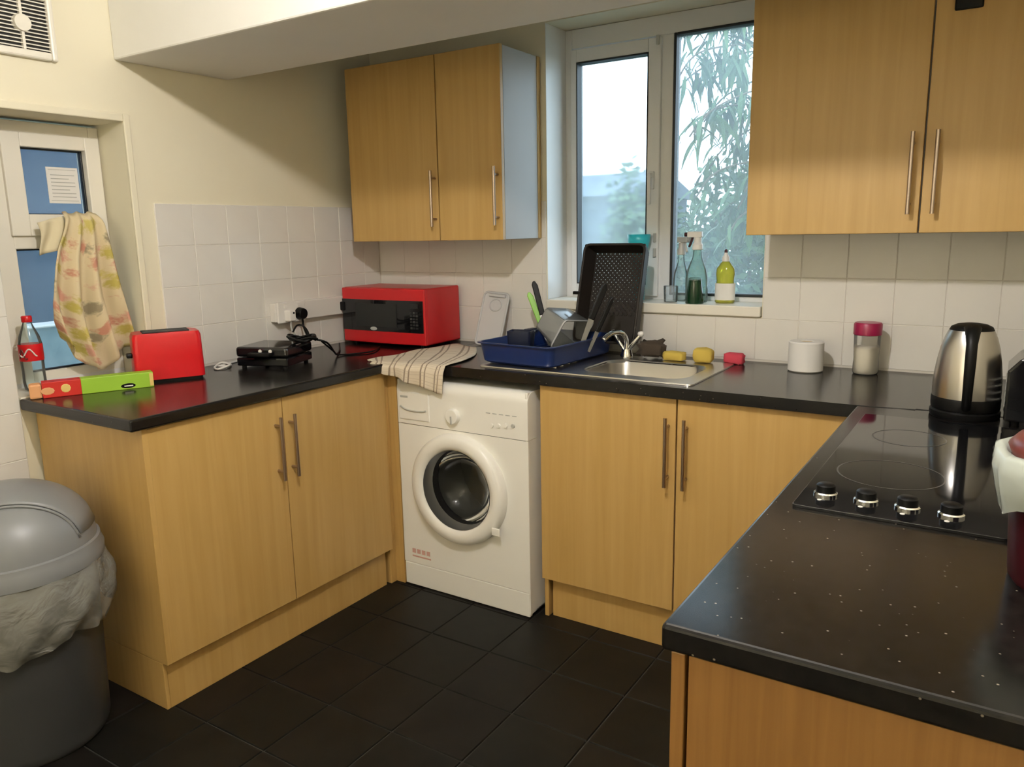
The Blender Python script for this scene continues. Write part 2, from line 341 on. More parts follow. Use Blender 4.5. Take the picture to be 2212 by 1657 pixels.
def tile_field(parent, axis, a0,a1,z0,z1, aoff, zoff, hole=None):
    # grid of tiles clipped to the field, cut around a hole
    i=math.floor((a0-aoff)/.15)
    while aoff+.15*i < a1:
        A0,A1=max(a0,aoff+.15*i),min(a1,aoff+.15*(i+1)); j=math.floor((z0-zoff)/.15)
        while zoff+.15*j < z1:
            Z0,Z1=max(z0,zoff+.15*j),min(z1,zoff+.15*(j+1)); rects=[(A0,A1,Z0,Z1)]
            if hole:
                h=hole; out=[]
                for (p0,p1,q0,q1) in rects:
                    if p1<=h[0] or p0>=h[1] or q1<=h[2] or q0>=h[3]: out.append((p0,p1,q0,q1)); continue
                    if p0<h[0]: out.append((p0,h[0],q0,q1))
                    if p1>h[1]: out.append((h[1],p1,q0,q1))
                    if q0<h[2]: out.append((max(p0,h[0]),min(p1,h[1]),q0,h[2]))
                    if q1>h[3]: out.append((max(p0,h[0]),min(p1,h[1]),h[3],q1))
                rects=out
            for r in rects: wall_tile(parent,axis,*r)
            j+=1
        i+=1
obj('grout_bed', B(0,.0042,-1.162,0,.905,1.516), 'grout', wl); obj('grout_bed', B(0,.0042,-2.3,-1.692,0,1.467), 'grout', wl)
obj('grout_bed', B(.0045,.93,-.0042,0,.905,1.516).box(.93,1.835,-.0042,0,.905,1.07).box(1.835,XR,-.0042,0,.905,1.516), 'grout', wb)
tile_field(wl,'x',-1.163,-.007,.912,1.517,-1.163,.917)
tile_field(wl,'x',-2.3,-1.692,.0,1.468,-1.692-.15*5,.118-.15)
tile_field(wb,'y',.006,XR,.912,1.517,1.961-.15*14,.917,(.932,1.833,1.07,2.3))
# ------------------------------------------------------------------ window by the sink
w1=struct('window_1', B(.938,1.827,.165,.225,1.10,1.115), 'upvc', 'white framed window over the sink')
def frame(name, x0,x1,z0,z1, l,r,b,t, y0,y1, m, parent, **k):
    mb=B(x0,x0+l,y0,y1,z0,z1).box(x1-r,x1,y0,y1,z0,z1).box(x0+l,x1-r,y0,y1,z0,z0+b).box(x0+l,x1-r,y0,y1,z1-t,z1)
    return obj(name,mb,m,parent,bevel=.003,**k)
frame('outer_frame',.936,1.829,1.112,2.204,.030,.034,.02,.075,.165,.225,'upvc',w1)
obj('mullion', B(1.352,1.412,.165,.225,1.13,2.13), 'upvc', w1, bevel=.004)
sa=frame('opening_sash',.968,1.364,1.124,2.122,.026,.052,.045,.05,.150,.21,'upvc',w1)
frame('gasket',.994,1.312,1.169,2.072,.005,.004,.004,.007,.148,.2,'gasket',sa)
obj('pane', MB().add([(.998,.188,1.172),(1.309,.188,1.172),(1.309,.188,2.067),(.998,.188,2.067)],[(0,1,2,3)]), 'pane_steamed', sa)
frame('gasket',1.412,1.797,1.130,2.130,.011,.008,.010,.010,.158,.21,'gasket',w1)
obj('pane', B(1.418,1.793,.185,.191,1.135,2.125), 'pane_clear', w1)
hd=obj('window_handle', B(1.325,1.345,.138,.152,1.55,1.62).box(1.328,1.342,.118,.140,1.595,1.612).box(1.328,1.342,.112,.124,1.49,1.612), 'upvc', sa, bevel=.003)
for z in (2.11,1.36,1.30): obj('hinge', B(1.345,1.357,.142,.152,z-.018,z+.018), 'appliance_grey', sa, bevel=.002)
struct('trim_1', B(.937,1.828,-.018,.165,1.074,1.112), 'upvc_cream', 'white window sill board over the sink', bevel=.004)
# white plastered reveal lining
struct('trim_2', B(.935,.9365,.0,.166,1.112,2.204), 'upvc', 'white side lining of the sink window recess')
# ------------------------------------------------------------------ small window in the left wall
w2=struct('window_2', B(-.21,-.152,-1.688,-1.247,.912,.930), 'upvc', 'small white framed window with a top opening light')
def frame_x(name, y0,y1,z0,z1, l,r,b,t, x0,x1, m, parent, **k):
    mb=B(x0,x1,y0,y0+l,z0,z1).box(x0,x1,y1-r,y1,z0,z1).box(x0,x1,y0+l,y1-r,z0,z0+b).box(x0,x1,y0+l,y1-r,z1-t,z1)
    return obj(name,mb,m,parent,bevel=.003,**k)
frame_x('outer_frame',-1.689,-1.246,.928,1.775,.125,.036,.032,.05,-.21,-.152,'upvc_cream',w2)
obj('transom', B(-.21,-.150,-1.57,-1.28,1.368,1.42), 'upvc_cream', w2, bevel=.004)
ts=frame_x('top_sash',-1.575,-1.256,1.41,1.738,.058,.050,.070,.044,-.20,-.138,'upvc_cream',w2)
frame_x('gasket',-1.518,-1.305,1.479,1.695,.004,.007,.004,.006,-.182,-.163,'gasket',ts)
obj('pane', B(-.178,-.172,-1.516,-1.307,1.481,1.694), 'pane_side', ts)
frame_x('gasket',-1.565,-1.281,.960,1.369,.004,.006,.005,.006,-.182,-.163,'gasket',w2)
obj('pane', B(-.178,-.172,-1.563,-1.283,.962,1.368), 'pane_side', w2)
struct('trim_3', B(-.152,.012,-1.689,-1.246,.905,.9145), 'upvc_cream', 'white sill board of the small side window', bevel=.002)
obj('sash_handle', B(-.140,-.118,-1.40,-1.375,1.44,1.458).box(-.126,-.112,-1.40,-1.29,1.443,1.456), 'upvc', ts, bevel=.003)
# wall mouldings round the recess opening
mb=B(0,.010,-1.246,-1.222,.912,1.81).box(0,.010,-1.69,-1.246,1.784,1.81)
struct('trim_4', mb, 'cream_paint', 'cream plaster edge round the small side window', bevel=.004)
# notice taped to the pane
nt_=thing('paper_notice','white printed notice taped to the top pane of the side window','notice',(-.170,-1.378,1.518))
obj('sheet', B(0,.0015,-.053,.053,0,.119), 'paper', nt_, world=False)
mbk=MB()
for k in range(7): mbk.box(.0015,.0022,-.040,.040-(.02 if k%3==2 else 0),.020+k*.012,.0225+k*.012)
mbk.box(.0015,.0022,-.046,.046,.008,.0095).box(.0015,.0022,-.046,.046,.110,.1115)
obj('printed_lines', mbk, 'appliance_grey', nt_, world=False)
# ------------------------------------------------------------------ extractor vent
v=thing('extractor_vent','square white extractor vent with dark slotted grille and round centre','vent',(.0,-1.54,1.94))
obj('frame', B(0,.020,-.096,-.077,0,.195).box(0,.020,.077,.096,0,.195).box(0,.020,-.077,.077,0,.024).box(0,.020,-.077,.077,.172,.195), 'upvc_cream', v, world=False, bevel=.006)
obj('back', B(0,.004,-.078,.078,.022,.174), 'dark_void', v, world=False)
for k in range(13): obj('slat', B(.006,.013,-.077,.077,.028+k*.0113,.0312+k*.0113), 'upvc_cream', v, world=False)
obj('rib', B(.004,.015,-.004,.004,.024,.172), 'upvc_cream', v, world=False)
obj('centre_disc', MB().cyl((.004,0,.098),(.022,0,.098),.026,.024,24), 'upvc_cream', v, smooth=40, world=False)

# ------------------------------------------------------------------ worktops
def wtop(name, mb, label):
    t=thing(name,label,'worktop',(0,0,0)); return t
mb=MB().prism([(.004,-1.692),(.6,-1.692),(.6,-.6),(.6,-.004),(.004,-.004)],TH,WT-TH)
single('worktop', mb, 'worktop', 'black speckled worktop run under the small side window', 'worktop', bevel=.007, seg=3)
# sink run: front strip, back strip, right, left leave a cut-out for the bowl
SX0,SX1,SY0,SY1=1.335,1.712,-.478,-.195
mb=B(.6,SX0,-.6,-.004,WT-TH,WT).box(SX1,2.40,-.6,-.004,WT-TH,WT).box(SX0,SX1,-.6,SY0,WT-TH,WT).box(SX0,SX1,SY1,-.004,WT-TH,WT).box(2.40,XR,-.575,-.004,WT-TH,WT)
single('worktop', mb, 'worktop', 'black speckled worktop run holding the sink', 'worktop')
mb=MB().prism([(2.2566,-2.009),(XR,-2.009),(XR,-.579),(2.45,-.579),(2.29,-.6045),(2.2566,-.604)],TH,WT-TH)
single('worktop', mb, 'worktop', 'black speckled worktop run holding the hob and kettle', 'worktop', bevel=.006, seg=3)
mb=MB().prism([(2.257,-.604),(2.30,-.606),(2.45,-.5785),(XR,-.5785),(XR,-.575),(2.45,-.575),(2.29,-.6005),(2.257,-.6005)],.0345,WT-.034)
single('joint_strip', mb, 'black_plastic', 'thin dark joint strip between the sink and hob worktops', 'joint strip')

# ------------------------------------------------------------------ cupboards
HB={}
def handle(parent, axis, a, z0, z1, face):
    # bar handle; axis 'x' = door facing +x at x=face, bar at y=a; axis 'y' = facing -y at y=face, bar at x=a
    L=z1-z0; key=(axis,round(L,3))
    if key not in HB:
        mb=MB()
        P=(lambda o,z:(o,0,z)) if axis=='x' else (lambda o,z:(0,-o,z))
        mb.cyl(P(.030,0),P(.030,L),.0058,n=12)
        for z in (.03,L-.03): mb.cyl(P(0,z),P(.030,z),.0048,n=10)
        HB[key]=mb.mesh('handle','handle_metal',40)
    o=bpy.data.objects.new('handle',HB[key]); put(o,parent,True)
    o.location = o.location + (Vector((face,a,z0)) if axis=='x' else Vector((a,face,z0)))
    o['label']='brushed metal bar handle'
# left base unit (doors face +x)
c=thing('base_cabinet','beech double base cabinet beside the grey bin','cabinet',(.28,-1.15,0))
obj('carcass', B(.012,.56,-1.632,-.665,.15,WT-TH), 'melamine', c)
obj('end_panel', B(.012,.582,-1.652,-1.634,.152,WT-TH-.0005), 'beech', c, bevel=.0015)
for (a0,a1,h) in ((-1.650,-1.155,-1.188),(-1.151,-.652,-1.128)):
    d=obj('door', B(.562,.581,a0,a1,.152,WT-TH-.004), 'beech', c, bevel=.0015); handle(d,'x',h,.597,.812,.581)
pl=obj('plinth', B(.540,.556,-1.640,-.668,0,.148), 'beech', c, bevel=.001)
obj('plinth_end', B(.012,.556,-1.652,-1.6405,0,.1505), 'beech', c, bevel=.001)
fp=single('filler_panel', B(.012,.566,-.650,-.632,0,WT-TH-.0005).box(.548,.566,-.632,-.600,0,WT-TH-.0005).box(.566,.6095,-.618,-.602,0,WT-TH-.0005), 'beech', 'tall beech filler panel between double cabinet and washing machine', 'panel', bevel=.001)
# sink base unit (doors face -y)
c=thing('base_cabinet','beech double base cabinet under the sink','cabinet',(1.735,-.3,0))
obj('carcass', B(1.252,2.20,-.56,-.02,.15,.70), 'melamine', c)
obj('side_panel', B(1.236,1.252,-.562,-.02,0,WT-TH-.0005), 'beech', c, bevel=.001)
for (a0,a1,h) in ((1.236,1.732,1.708),(1.737,2.236,1.769)):
    d=obj('door', B(a0,a1,-.581,-.563,.154,WT-TH-.004), 'beech', c, bevel=.0015); handle(d,'y',h,.585,.812,-.581)
obj('plinth', B(1.262,2.25,-.548,-.532,0,.150), 'beech', c, bevel=.001)
# hob run base unit (doors face -x, end panel towards the room)
c=thing('base_cabinet','beech base cabinet under the hob with a broad end panel','cabinet',(2.56,-1.3,0))
obj('carcass', B(2.292,XR-.02,-1.978,-.64,.15,.86), 'melamine', c)
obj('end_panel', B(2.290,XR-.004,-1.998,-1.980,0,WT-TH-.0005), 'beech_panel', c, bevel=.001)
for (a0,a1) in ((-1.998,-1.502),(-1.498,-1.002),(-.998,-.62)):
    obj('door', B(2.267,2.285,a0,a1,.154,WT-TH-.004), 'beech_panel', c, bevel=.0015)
obj('plinth', B(2.31,2.326,-1.978,-.64,0,.148), 'beech', c, bevel=.001)
# wall units
c=thing('wall_cabinet','beech wall cabinet with a wide and a narrow door above the microwave','wall cabinet',(.52,-.15,1.365))
obj('carcass', B(.126,.910,-.277,-.008,1.366,2.078), 'melamine', c, bevel=.001)
obj('back_strip', B(.910,.9125,-.030,-.008,1.366,2.078), 'beech', c)
for (a0,a1,h) in ((.125,.602,.588),(.607,.911,.893)):
    d=obj('door', B(a0,a1,-.2985,-.2795,1.364,2.08), 'beech', c, bevel=.0015); handle(d,'y',h,1.420,1.640,-.2985)
c=thing('wall_cabinet','beech wall cabinet with two equal doors above the kettle','wall cabinet',(2.345,-.15,1.37))
obj('carcass', B(1.850,2.845,-.277,-.008,1.371,2.085), 'melamine', c, bevel=.001)
for (a0,a1,h) in ((1.848,2.341,2.315),(2.346,2.846,2.378)):
    d=obj('door', B(a0,a1,-.2985,-.2795,1.369,2.087), 'beech', c, bevel=.0015); handle(d,'y',h,1.422,1.650,-.2985)
bk=thing('hook_hanger','black plastic over-door hanger at the top of the wall cabinet door','hanger',(2.425,-.29,1.958))
obj('plate', B(-.034,.034,-.022,-.009,0,.135), 'black_plastic', bk, world=False, bevel=.004)
obj('top_bend', B(-.034,.034,-.022,.012,.1295,.135), 'black_plastic', bk, world=False)

# ------------------------------------------------------------------ washing machine
g=thing('washing_machine','white front-loading washing machine between the beech cabinets','washing machine',(.909,-.34,0))
X0,X1,YF_=.613,1.205,-.615
cy0=.448; cx0=.900
# cabinet front with a round opening
def front_with_hole(x0,x1,z0,z1,y,cx,cz,r,n=48,depth=.02):
    mb=MB(); vs=[]; 
    for i in range(n):
        a=2*PI*i/n; c_,s_=math.cos(a),math.sin(a)
        tx=((x1-cx) if c_>0 else (x0-cx))/c_ if abs(c_)>1e-9 else 1e9; tz=((z1-cz) if s_>0 else (z0-cz))/s_ if abs(s_)>1e-9 else 1e9
        t=min(tx,tz); vs += [(cx+r*c_,y,cz+r*s_),(cx+t*c_,y,cz+t*s_),(cx+r*c_,y+depth,cz+r*s_)]
    for (a,b) in ((x1,z1),(x0,z1),(x0,z0),(x1,z0)): vs.append((a,y,b))
    fs=[]
    for i in range(n):
        j=(i+1)%n; fs.append((3*i,3*i+1,3*j+1,3*j)); fs.append((3*i,3*j,3*j+2,3*i+2))
        A,B_=vs[3*i+1],vs[3*j+1]
        if abs(A[0]-B_[0])>1e-6 and abs(A[2]-B_[2])>1e-6:
            for q in range(4):
                C_=vs[3*n+q]
                if (abs(C_[0]-A[0])<1e-6 or abs(C_[0]-B_[0])<1e-6) and (abs(C_[2]-A[2])<1e-6 or abs(C_[2]-B_[2])<1e-6): fs.append((3*i+1,3*n+q,3*j+1))
    return mb.add(vs,fs)
mb=B(X0,X0+.012,YF_+.002,-.07,.012,.845).box(X1-.012,X1,YF_+.002,-.07,.012,.845).box(X0,X1,-.075,-.07,.012,.845).box(X0,X1,YF_+.04,-.07,.012,.022)
obj('body', mb, 'appliance_white', g, bevel=.003)
obj('front_panel', front_with_hole(X0,X1,.099,.671,YF_,cx0,cy0,.160), 'appliance_white', g)
# top with rounded front edge
prof=[(YF_-.001,.672)]+[(YF_-.001,.80)]+[(YF_+.034-.035*math.cos(t),.808+.037*math.sin(t)) for t in [i*PI/2/6 for i in range(7)]]+[(-.07,.845),(-.07,.82),(YF_+.06,.82),(YF_+.06,.672)]
mb=MB(); n=len(prof); mb.add([(X0-.0012,y,z) for y,z in prof]+[(X1+.0012,y,z) for y,z in prof],[tuple(range(n)),tuple(n+i for i in reversed(range(n)))]+[(i,(i+1)%n,n+(i+1)%n,n+i) for i in range(n)])
cp=obj('control_panel', mb, 'appliance_white', g, smooth=30, bevel=.002)
dr=obj('detergent_drawer', B(X0+.008,.770,YF_-.005,YF_+.01,.690,.800), 'appliance_white', cp, bevel=.004, seg=3)
mb=MB(); 
pts=[(.632,.742),(.66,.730),(.70,.727),(.74,.729),(.756,.734)]
mb.tube([(x,YF_-.006,z) for x,z in pts],.0035,6); obj('drawer_grip', mb, 'appliance_grey', dr, smooth=True)
obj('badge', B(.632,.668,YF_-.0058,YF_-.004,.776,.784), 'appliance_grey', dr)
kn=obj('dial', MB().cyl((.885,YF_+.002,.728),(.885,YF_-.020,.728),.030,.027,28), 'appliance_white', cp, smooth=40, bevel=.002)
obj('pointer', B(.882,.888,YF_-.023,YF_-.018,.700,.730), 'appliance_grey', kn)
for k in range(4): obj('button', MB().cyl((1.055+k*.030,YF_+.002,.712+.003*k),(1.055+k*.030,YF_-.006,.712+.003*k),.008,.007,14), 'appliance_white' if k<3 else 'appliance_grey', cp, smooth=40)
mbk=MB()
for k in range(5): mbk.box(1.03+k*.028,1.048+k*.028,YF_-.0018,YF_-.0008,.755,.758)
obj('printed_marks', mbk, 'appliance_grey', cp)
obj('kick_plate', B(X0+.002,X1-.002,YF_-.001,YF_+.02,.004,.097), 'appliance_white', g, bevel=.003)
# door ring
rx=Matrix.Translation((cx0,YF_,cy0)) @ Matrix.Rotation(PI/2,4,'X')
prof=[(.150,-.01),(.152,.020),(.158,.030),(.175,.036),(.200,.034),(.212,.024),(.215,.004),(.215,-.004),(.150,-.01)]
dd=obj('door_ring', MB().lathe(prof,64).xf(rx), 'appliance_white', g, smooth=50)
obj('door_glass', MB().lathe([(.153,.010),(.150,-.02),(.135,-.06),(.10,-.10),(.05,-.118),(0,-.122)],48).xf(rx), 'door_glass', dd, smooth=True)
obj('glass_rim', MB().lathe([(.1535,.028),(.149,.012),(.146,-.02),(.150,-.024),(.1545,.0)],48).xf(rx), 'drum_steel', dd, smooth=40)
obj('drum', MB().lathe([(.170,-.03),(.205,-.06),(.215,-.30),(0,-.31)],40).xf(rx), 'drum_steel', g, smooth=50)
obj('door_seal', MB().lathe([(.160,-.016),(.146,-.022),(.140,-.05),(.170,-.06)],40).xf(rx), 'black_plastic', g, smooth=40)
obj('door_catch', B(cx0+.165,cx0+.200,YF_-.037,YF_-.030,cy0-.14,cy0-.11), 'appliance_white', dd, bevel=.003)
m=mat('sticker_pink',(.62,.36,.30),.6)
st=MB()
for k in range(4): st.box(.655+k*.024,.672+k*.024,YF_-.0014,YF_-.0004,.142,.160)
st.box(.655,.748,YF_-.0014,YF_-.0004,.126,.132)
obj('sticker', st, 'sticker_pink', g)
for x in (X0+.05,X1-.05): obj('foot', MB().cyl((x,YF_+.05,0),(x,YF_+.05,.03),.02,n=16), 'black_plastic', g)

# ------------------------------------------------------------------ sink
s=thing('sink','stainless steel inset sink with one bowl and a drainer','sink',(1.36,-.33,WT))
mb=MB()
# rim sheet with bowl opening
def rrect(x0,x1,y0,y1,r,n=6):
    pts=[]
    for (cx,cy,a0) in ((x1-r,y1-r,0),(x0+r,y1-r,90),(x0+r,y0+r,180),(x1-r,y0+r,270)):
        for i in range(n+1):
            a=math.radians(a0+90*i/n); pts.append((cx+r*math.cos(a),cy+r*math.sin(a)))
    return pts
ZS=WT+.0045
o_=rrect(.955,1.772,-.552,-.105,.02); i_=rrect(1.330,1.716,-.485,-.190,.07)
n=len(o_); vs=[(x,y,ZS-.004) for x,y in o_]+[(x*.998+.0027,y*.992-.003,ZS) for x,y in o_]+[(x,y,ZS-.001) for x,y in i_]
i2=rrect(1.338,1.708,-.477,-.198,.07); i3=rrect(1.350,1.696,-.465,-.210,.06); i4=rrect(1.37,1.676,-.445,-.23,.05)
vs+=[(x,y,ZS-.012) for x,y in i2]+[(x,y,ZS-.14) for x,y in i3]+[(x,y,ZS-.155) for x,y in i4]
fs=[]
for lev in range(5):
    for k in range(n): fs.append((lev*n+k,lev*n+(k+1)%n,(lev+1)*n+(k+1)%n,(lev+1)*n+k))
fs.append(tuple(5*n+k for k in range(n)))
obj('basin', MB().add(vs,fs), 'steel', s, smooth=35)
for k in range(7): obj('drainer_rib', MB().tube([(1.0+.0,-.47+k*.05,ZS),(1.24,-.47+k*.05,ZS)],.004,6), 'steel', s, smooth=True)
obj('waste', MB().lathe([(.035,0),(.04,.002),(.042,0)],24,(1.52,-.34,ZS-.155),True), 'chrome', s, smooth=True)
# tap
t=thing('tap','chrome mixer tap with two levers behind the sink bowl','tap',(1.372,-.162,ZS))
obj('base', MB().lathe([(.024,0),(.024,.012),(.020,.022),(.018,.035)],24,close=True), 'chrome', t, smooth=40, world=False)
obj('spout', MB().tube([(0,0,.03),(0,.0,.07),(-.012,-.022,.098),(-.032,-.07,.100),(-.046,-.105,.078)],.010,12), 'chrome', t, smooth=True, world=False)
for sx_ in (-1,1):
    l=obj('lever', MB().tube([(sx_*.008,.0,.03),(sx_*.030,.0,.060),(sx_*.052,.005,.088)],.008,10), 'chrome', t, smooth=True, world=False)
    obj('lever_cap', MB().lathe([(0,-.010),(.010,-.007),(.012,0),(.010,.008),(0,.011)],16,(sx_*.055,.005,.094)), 'white_plastic', l, smooth=True, world=False)
# ------------------------------------------------------------------ hob
h=thing('hob','black glass ceramic hob with four side control knobs','hob',(2.54,-1.1,WT))
obj('glass', MB().prism(rrect(2.296,2.806,-1.502,-.72,.006,3),.006,WT), 'black_gloss', h, bevel=.001)
for (x,y,r) in ((2.42,-.93,.075),(2.68,-.93,.095),(2.42,-1.24,.095),(2.68,-1.24,.075)):
    obj('ring_mark', MB().lathe([(r-.0015,0),(r-.0015,.0004),(r+.0015,.0004),(r+.0015,0)],48,(x,y,WT+.006)), 'hob_print', h)
for x,y in ((2.337,-1.424),(2.405,-1.427),(2.471,-1.430),(2.537,-1.432)):
    k=obj('knob', MB().lathe([(.017,.004),(.0165,.018),(.013,.021),(0,.0215)],24,(x,y,WT+.006)), 'black_plastic', h, smooth=40)
    obj('knob_collar', MB().lathe([(.0205,0),(.0205,.004),(.018,.0062),(.016,.0062)],28,(x,y,WT+.006)), 'chrome', k, smooth=40)
    obj('pointer_dot', MB().lathe([(.004,0),(.004,.0005),(0,.0006)],12,(x-.004,y-.034,WT+.006)), 'white_plastic', k)
# ------------------------------------------------------------------ kettle
k=thing('kettle','brushed steel cordless kettle with black handle beside the hob','kettle',(2.512,-.60,WT),math.radians(-86))
# local +x is towards the handle
obj('power_base', MB().lathe([(.078,0),(.080,.004),(.080,.016),(.076,.020),(0,.021)],48,close=True), 'black_plastic', k, smooth=35, world=False)
obj('base_band', MB().lathe([(.077,.021),(.0785,.03),(.0785,.048),(.077,.052)],48), 'black_plastic', k, smooth=35, world=False)
prof=[(.077,.052),(.0775,.075),(.076,.105),(.072,.14),(.066,.175),(.058,.203),(.050,.221)]
obj('body', MB().lathe(prof,64), 'steel', k, smooth=True, world=False)
obj('lid', MB().lathe([(.050,.221),(.046,.229),(.034,.235),(.016,.238),(0,.2385)],48), 'black_plastic', k, smooth=True, world=False)
mb=MB()
sec=[(.050,.231,.020,.010),(.074,.224,.017,.010),(.094,.196,.0125,.010),(.1005,.150,.0125,.011),(.099,.10,.0115,.011),(.093,.060,.011,.012),(.076,.034,.011,.012)]
vs=[];fs=[]
for i,(x,z,wy,wt) in enumerate(sec):
    d=(Vector((sec[min(i+1,6)][0],0,sec[min(i+1,6)][1]))-Vector((sec[max(i-1,0)][0],0,sec[max(i-1,0)][1]))).normalized(); nn=Vector((-d.z,0,d.x))
    for q in range(12):
        a=2*PI*q/12; vs.append(Vector((x,0,z))+nn*(wt*math.sin(a))+Vector((0,wy*math.cos(a),0)))
for i in range(6):
    for q in range(12): fs.append((12*i+q,12*i+(q+1)%12,12*i+12+(q+1)%12,12*i+12+q))
fs+=[tuple(range(12)),tuple(72+q for q in range(12))]
obj('handle', mb.add(vs,fs), 'black_plastic', k, smooth=60, world=False)
obj('spout', MB().add([(-.044,-.026,.214),(-.044,.026,.214),(-.074,0,.206),(-.062,-.018,.160),(-.062,.018,.160),(-.068,0,.164)],[(0,2,1),(0,3,5,2),(1,2,5,4),(3,4,5)]), 'steel', k, world=False)
# ------------------------------------------------------------------ black appliance right of the kettle
a=thing('toaster','black two-slice toaster with slanted shoulders beside the kettle','toaster',(2.712,-.60,WT))
mb=MB(); pr=[(-.115,.012),(-.115,.135),(-.088,.168),(.10,.168),(.115,.15),(.115,.012)]
n=len(pr); mb.add([(x,-.085,z) for x,z in pr]+[(x,.085,z) for x,z in pr],[tuple(range(n)),tuple(n+i for i in reversed(range(n)))]+[(i,(i+1)%n,n+(i+1)%n,n+i) for i in range(n)])
obj('body', mb, 'black_gloss', a, world=False, bevel=.006)
for y in (-.03,.03): obj('slot', B(-.07,.085,y-.012,y+.012,.167,.1695), 'appliance_grey', a, world=False)
obj('trim_strip', B(-.1165,-.1145,-.06,.06,.03,.034), 'chrome', a, world=False)
for k_ in range(4): obj('groove', B(-.1165,-.1145,-.07,.07,.050+k_*.018,.053+k_*.018), 'appliance_grey', a, world=False)
for x in (-.09,.09):
    for y in (-.06,.06): obj('foot', MB().cyl((x,y,0),(x,y,.014),.01,n=10), 'black_plastic', a, world=False)
# ------------------------------------------------------------------ food caddy
a=thing('food_caddy','maroon food waste caddy with a white liner folded over the rim','caddy',(2.716,-1.625,WT))
obj('bucket', MB().lathe([(.094,0),(.098,.006),(.109,.17),(.106,.17),(.095,.008),(0,.006)],40,close=False), 'maroon', a, smooth=40, world=False)
mb=MB(); vs=[];N=60
for j,(r,z) in enumerate(((.106,.165),(.116,.185),(.126,.180),(.129,.158),(.123,.130),(.116,.110))):
    for i in range(N):
        t=2*PI*i/N; rr_=r+(.002*math.sin(9*t)+.0015*math.sin(17*t+j)) if j else r; vs.append((rr_*math.cos(t),rr_*math.sin(t),z+(.010*math.sin(3*t+1)+.006*math.sin(7*t) if j==5 else .002*math.sin(5*t))))
mb.add(vs,[(j*N+i,j*N+(i+1)%N,(j+1)*N+(i+1)%N,(j+1)*N+i) for j in range(5) for i in range(N)])
obj('liner', mb, 'caddy_liner', a, smooth=True, world=False)
obj('lid', MB().lathe([(.104,.168),(.112,.188),(.102,.200),(.06,.211),(0,.214)],40), 'maroon_lid', a, smooth=True, world=False)
# ------------------------------------------------------------------ jar and roll
a=thing('storage_jar','clear storage jar with magenta lid and pale contents','jar',(2.200,-.092,WT))
obj('jar_body', MB().lathe([(0,0),(.036,.0),(.0395,.006),(.0395,.03),(.038,.05),(.040,.09),(.041,.128),(.041,.132)],36), 'clear_jar', a, smooth=True, world=False)
obj('contents', MB().lathe([(0,.003),(.034,.003),(.0375,.008),(.037,.05),(.0385,.085),(.030,.092),(0,.086)],32), 'sugar', a, smooth=True, world=False)
obj('lid', MB().lathe([(.041,.130),(.0435,.132),(.0435,.166),(.040,.171),(0,.172)],36,close=True), 'magenta', a, smooth=40, world=False)
a=thing('toilet_roll','white toilet paper roll standing on the worktop','toilet roll',(2.015,-.118,WT))
pr=[(.021,.002)]+[(r,z) for r,z in ((.052,.0),(.057,.004),(.057,.098),(.053,.102),(.024,.102),(.021,.099),(.021,.002))]
obj('paper', MB().lathe(pr,44), 'paper', a, smooth=40, world=False)
obj('core', MB().lathe([(.0205,.004),(.0205,.100),(.0195,.100),(.0195,.004)],32), 'cardboard', a, smooth=40, world=False)
# ------------------------------------------------------------------ sponges behind the bowl
def blob(name, loc, dims, mname, label, cat, amp=.15, seed=1, rz=0, n=3, power=.6):
    bm=bmesh.new(); bmesh.ops.create_icosphere(bm,subdivisions=n,radius=1); rnd=random.Random(seed); ph=[rnd.uniform(0,6) for _ in range(6)]
    mb=MB()
    for vv in bm.verts:
        c=vv.co; q=[math.copysign(abs(t)**power,t) for t in c]; mx_=max(1e-6,1)
        s_=1+amp*(math.sin(7*c.x+ph[0])*math.sin(6*c.y+ph[1])+.6*math.sin(11*c.z+ph[2]+5*c.x)+.5*math.sin(17*c.y+ph[3]))
        mb.v.append((q[0]*dims[0]*s_,q[1]*dims[1]*s_,max(q[2],-.9)*dims[2]*s_))
    mb.f=[tuple(x.index for x in f.verts) for f in bm.faces]; bm.free()
    zmin=min(v_[2] for v_ in mb.v); mb.v=[(x,y,z-zmin) for x,y,z in mb.v]
    o=obj(name,mb,mname,smooth=True); o.location=loc; o.rotation_euler=(0,0,rz); return tag(o,label,cat)
blob('scourer',(1.462,-.128,ZS-.0005),(.048,.028,.030),'brown_scourer','dark brown scouring pad crumpled beside the tap','scourer',.22,3,.2)
blob('sponge',(1.552,-.135,ZS-.0005),(.043,.022,.017),'yellow_sponge','flat yellow sponge between the scouring pad and the round sponge','sponge',.06,5,-.1,power=.45)
blob('sponge',(1.662,-.135,ZS-.0005),(.037,.025,.028),'yellow_sponge','rounded yellow sponge beside the pink cloth','sponge',.05,8,.1,power=.6)
blob('scrub_pad',(1.762,-.085,WT),(.036,.020,.020),'pink_sponge','pink scrubbing pad at the corner of the sink','sponge',.07,9,-.2,power=.4)

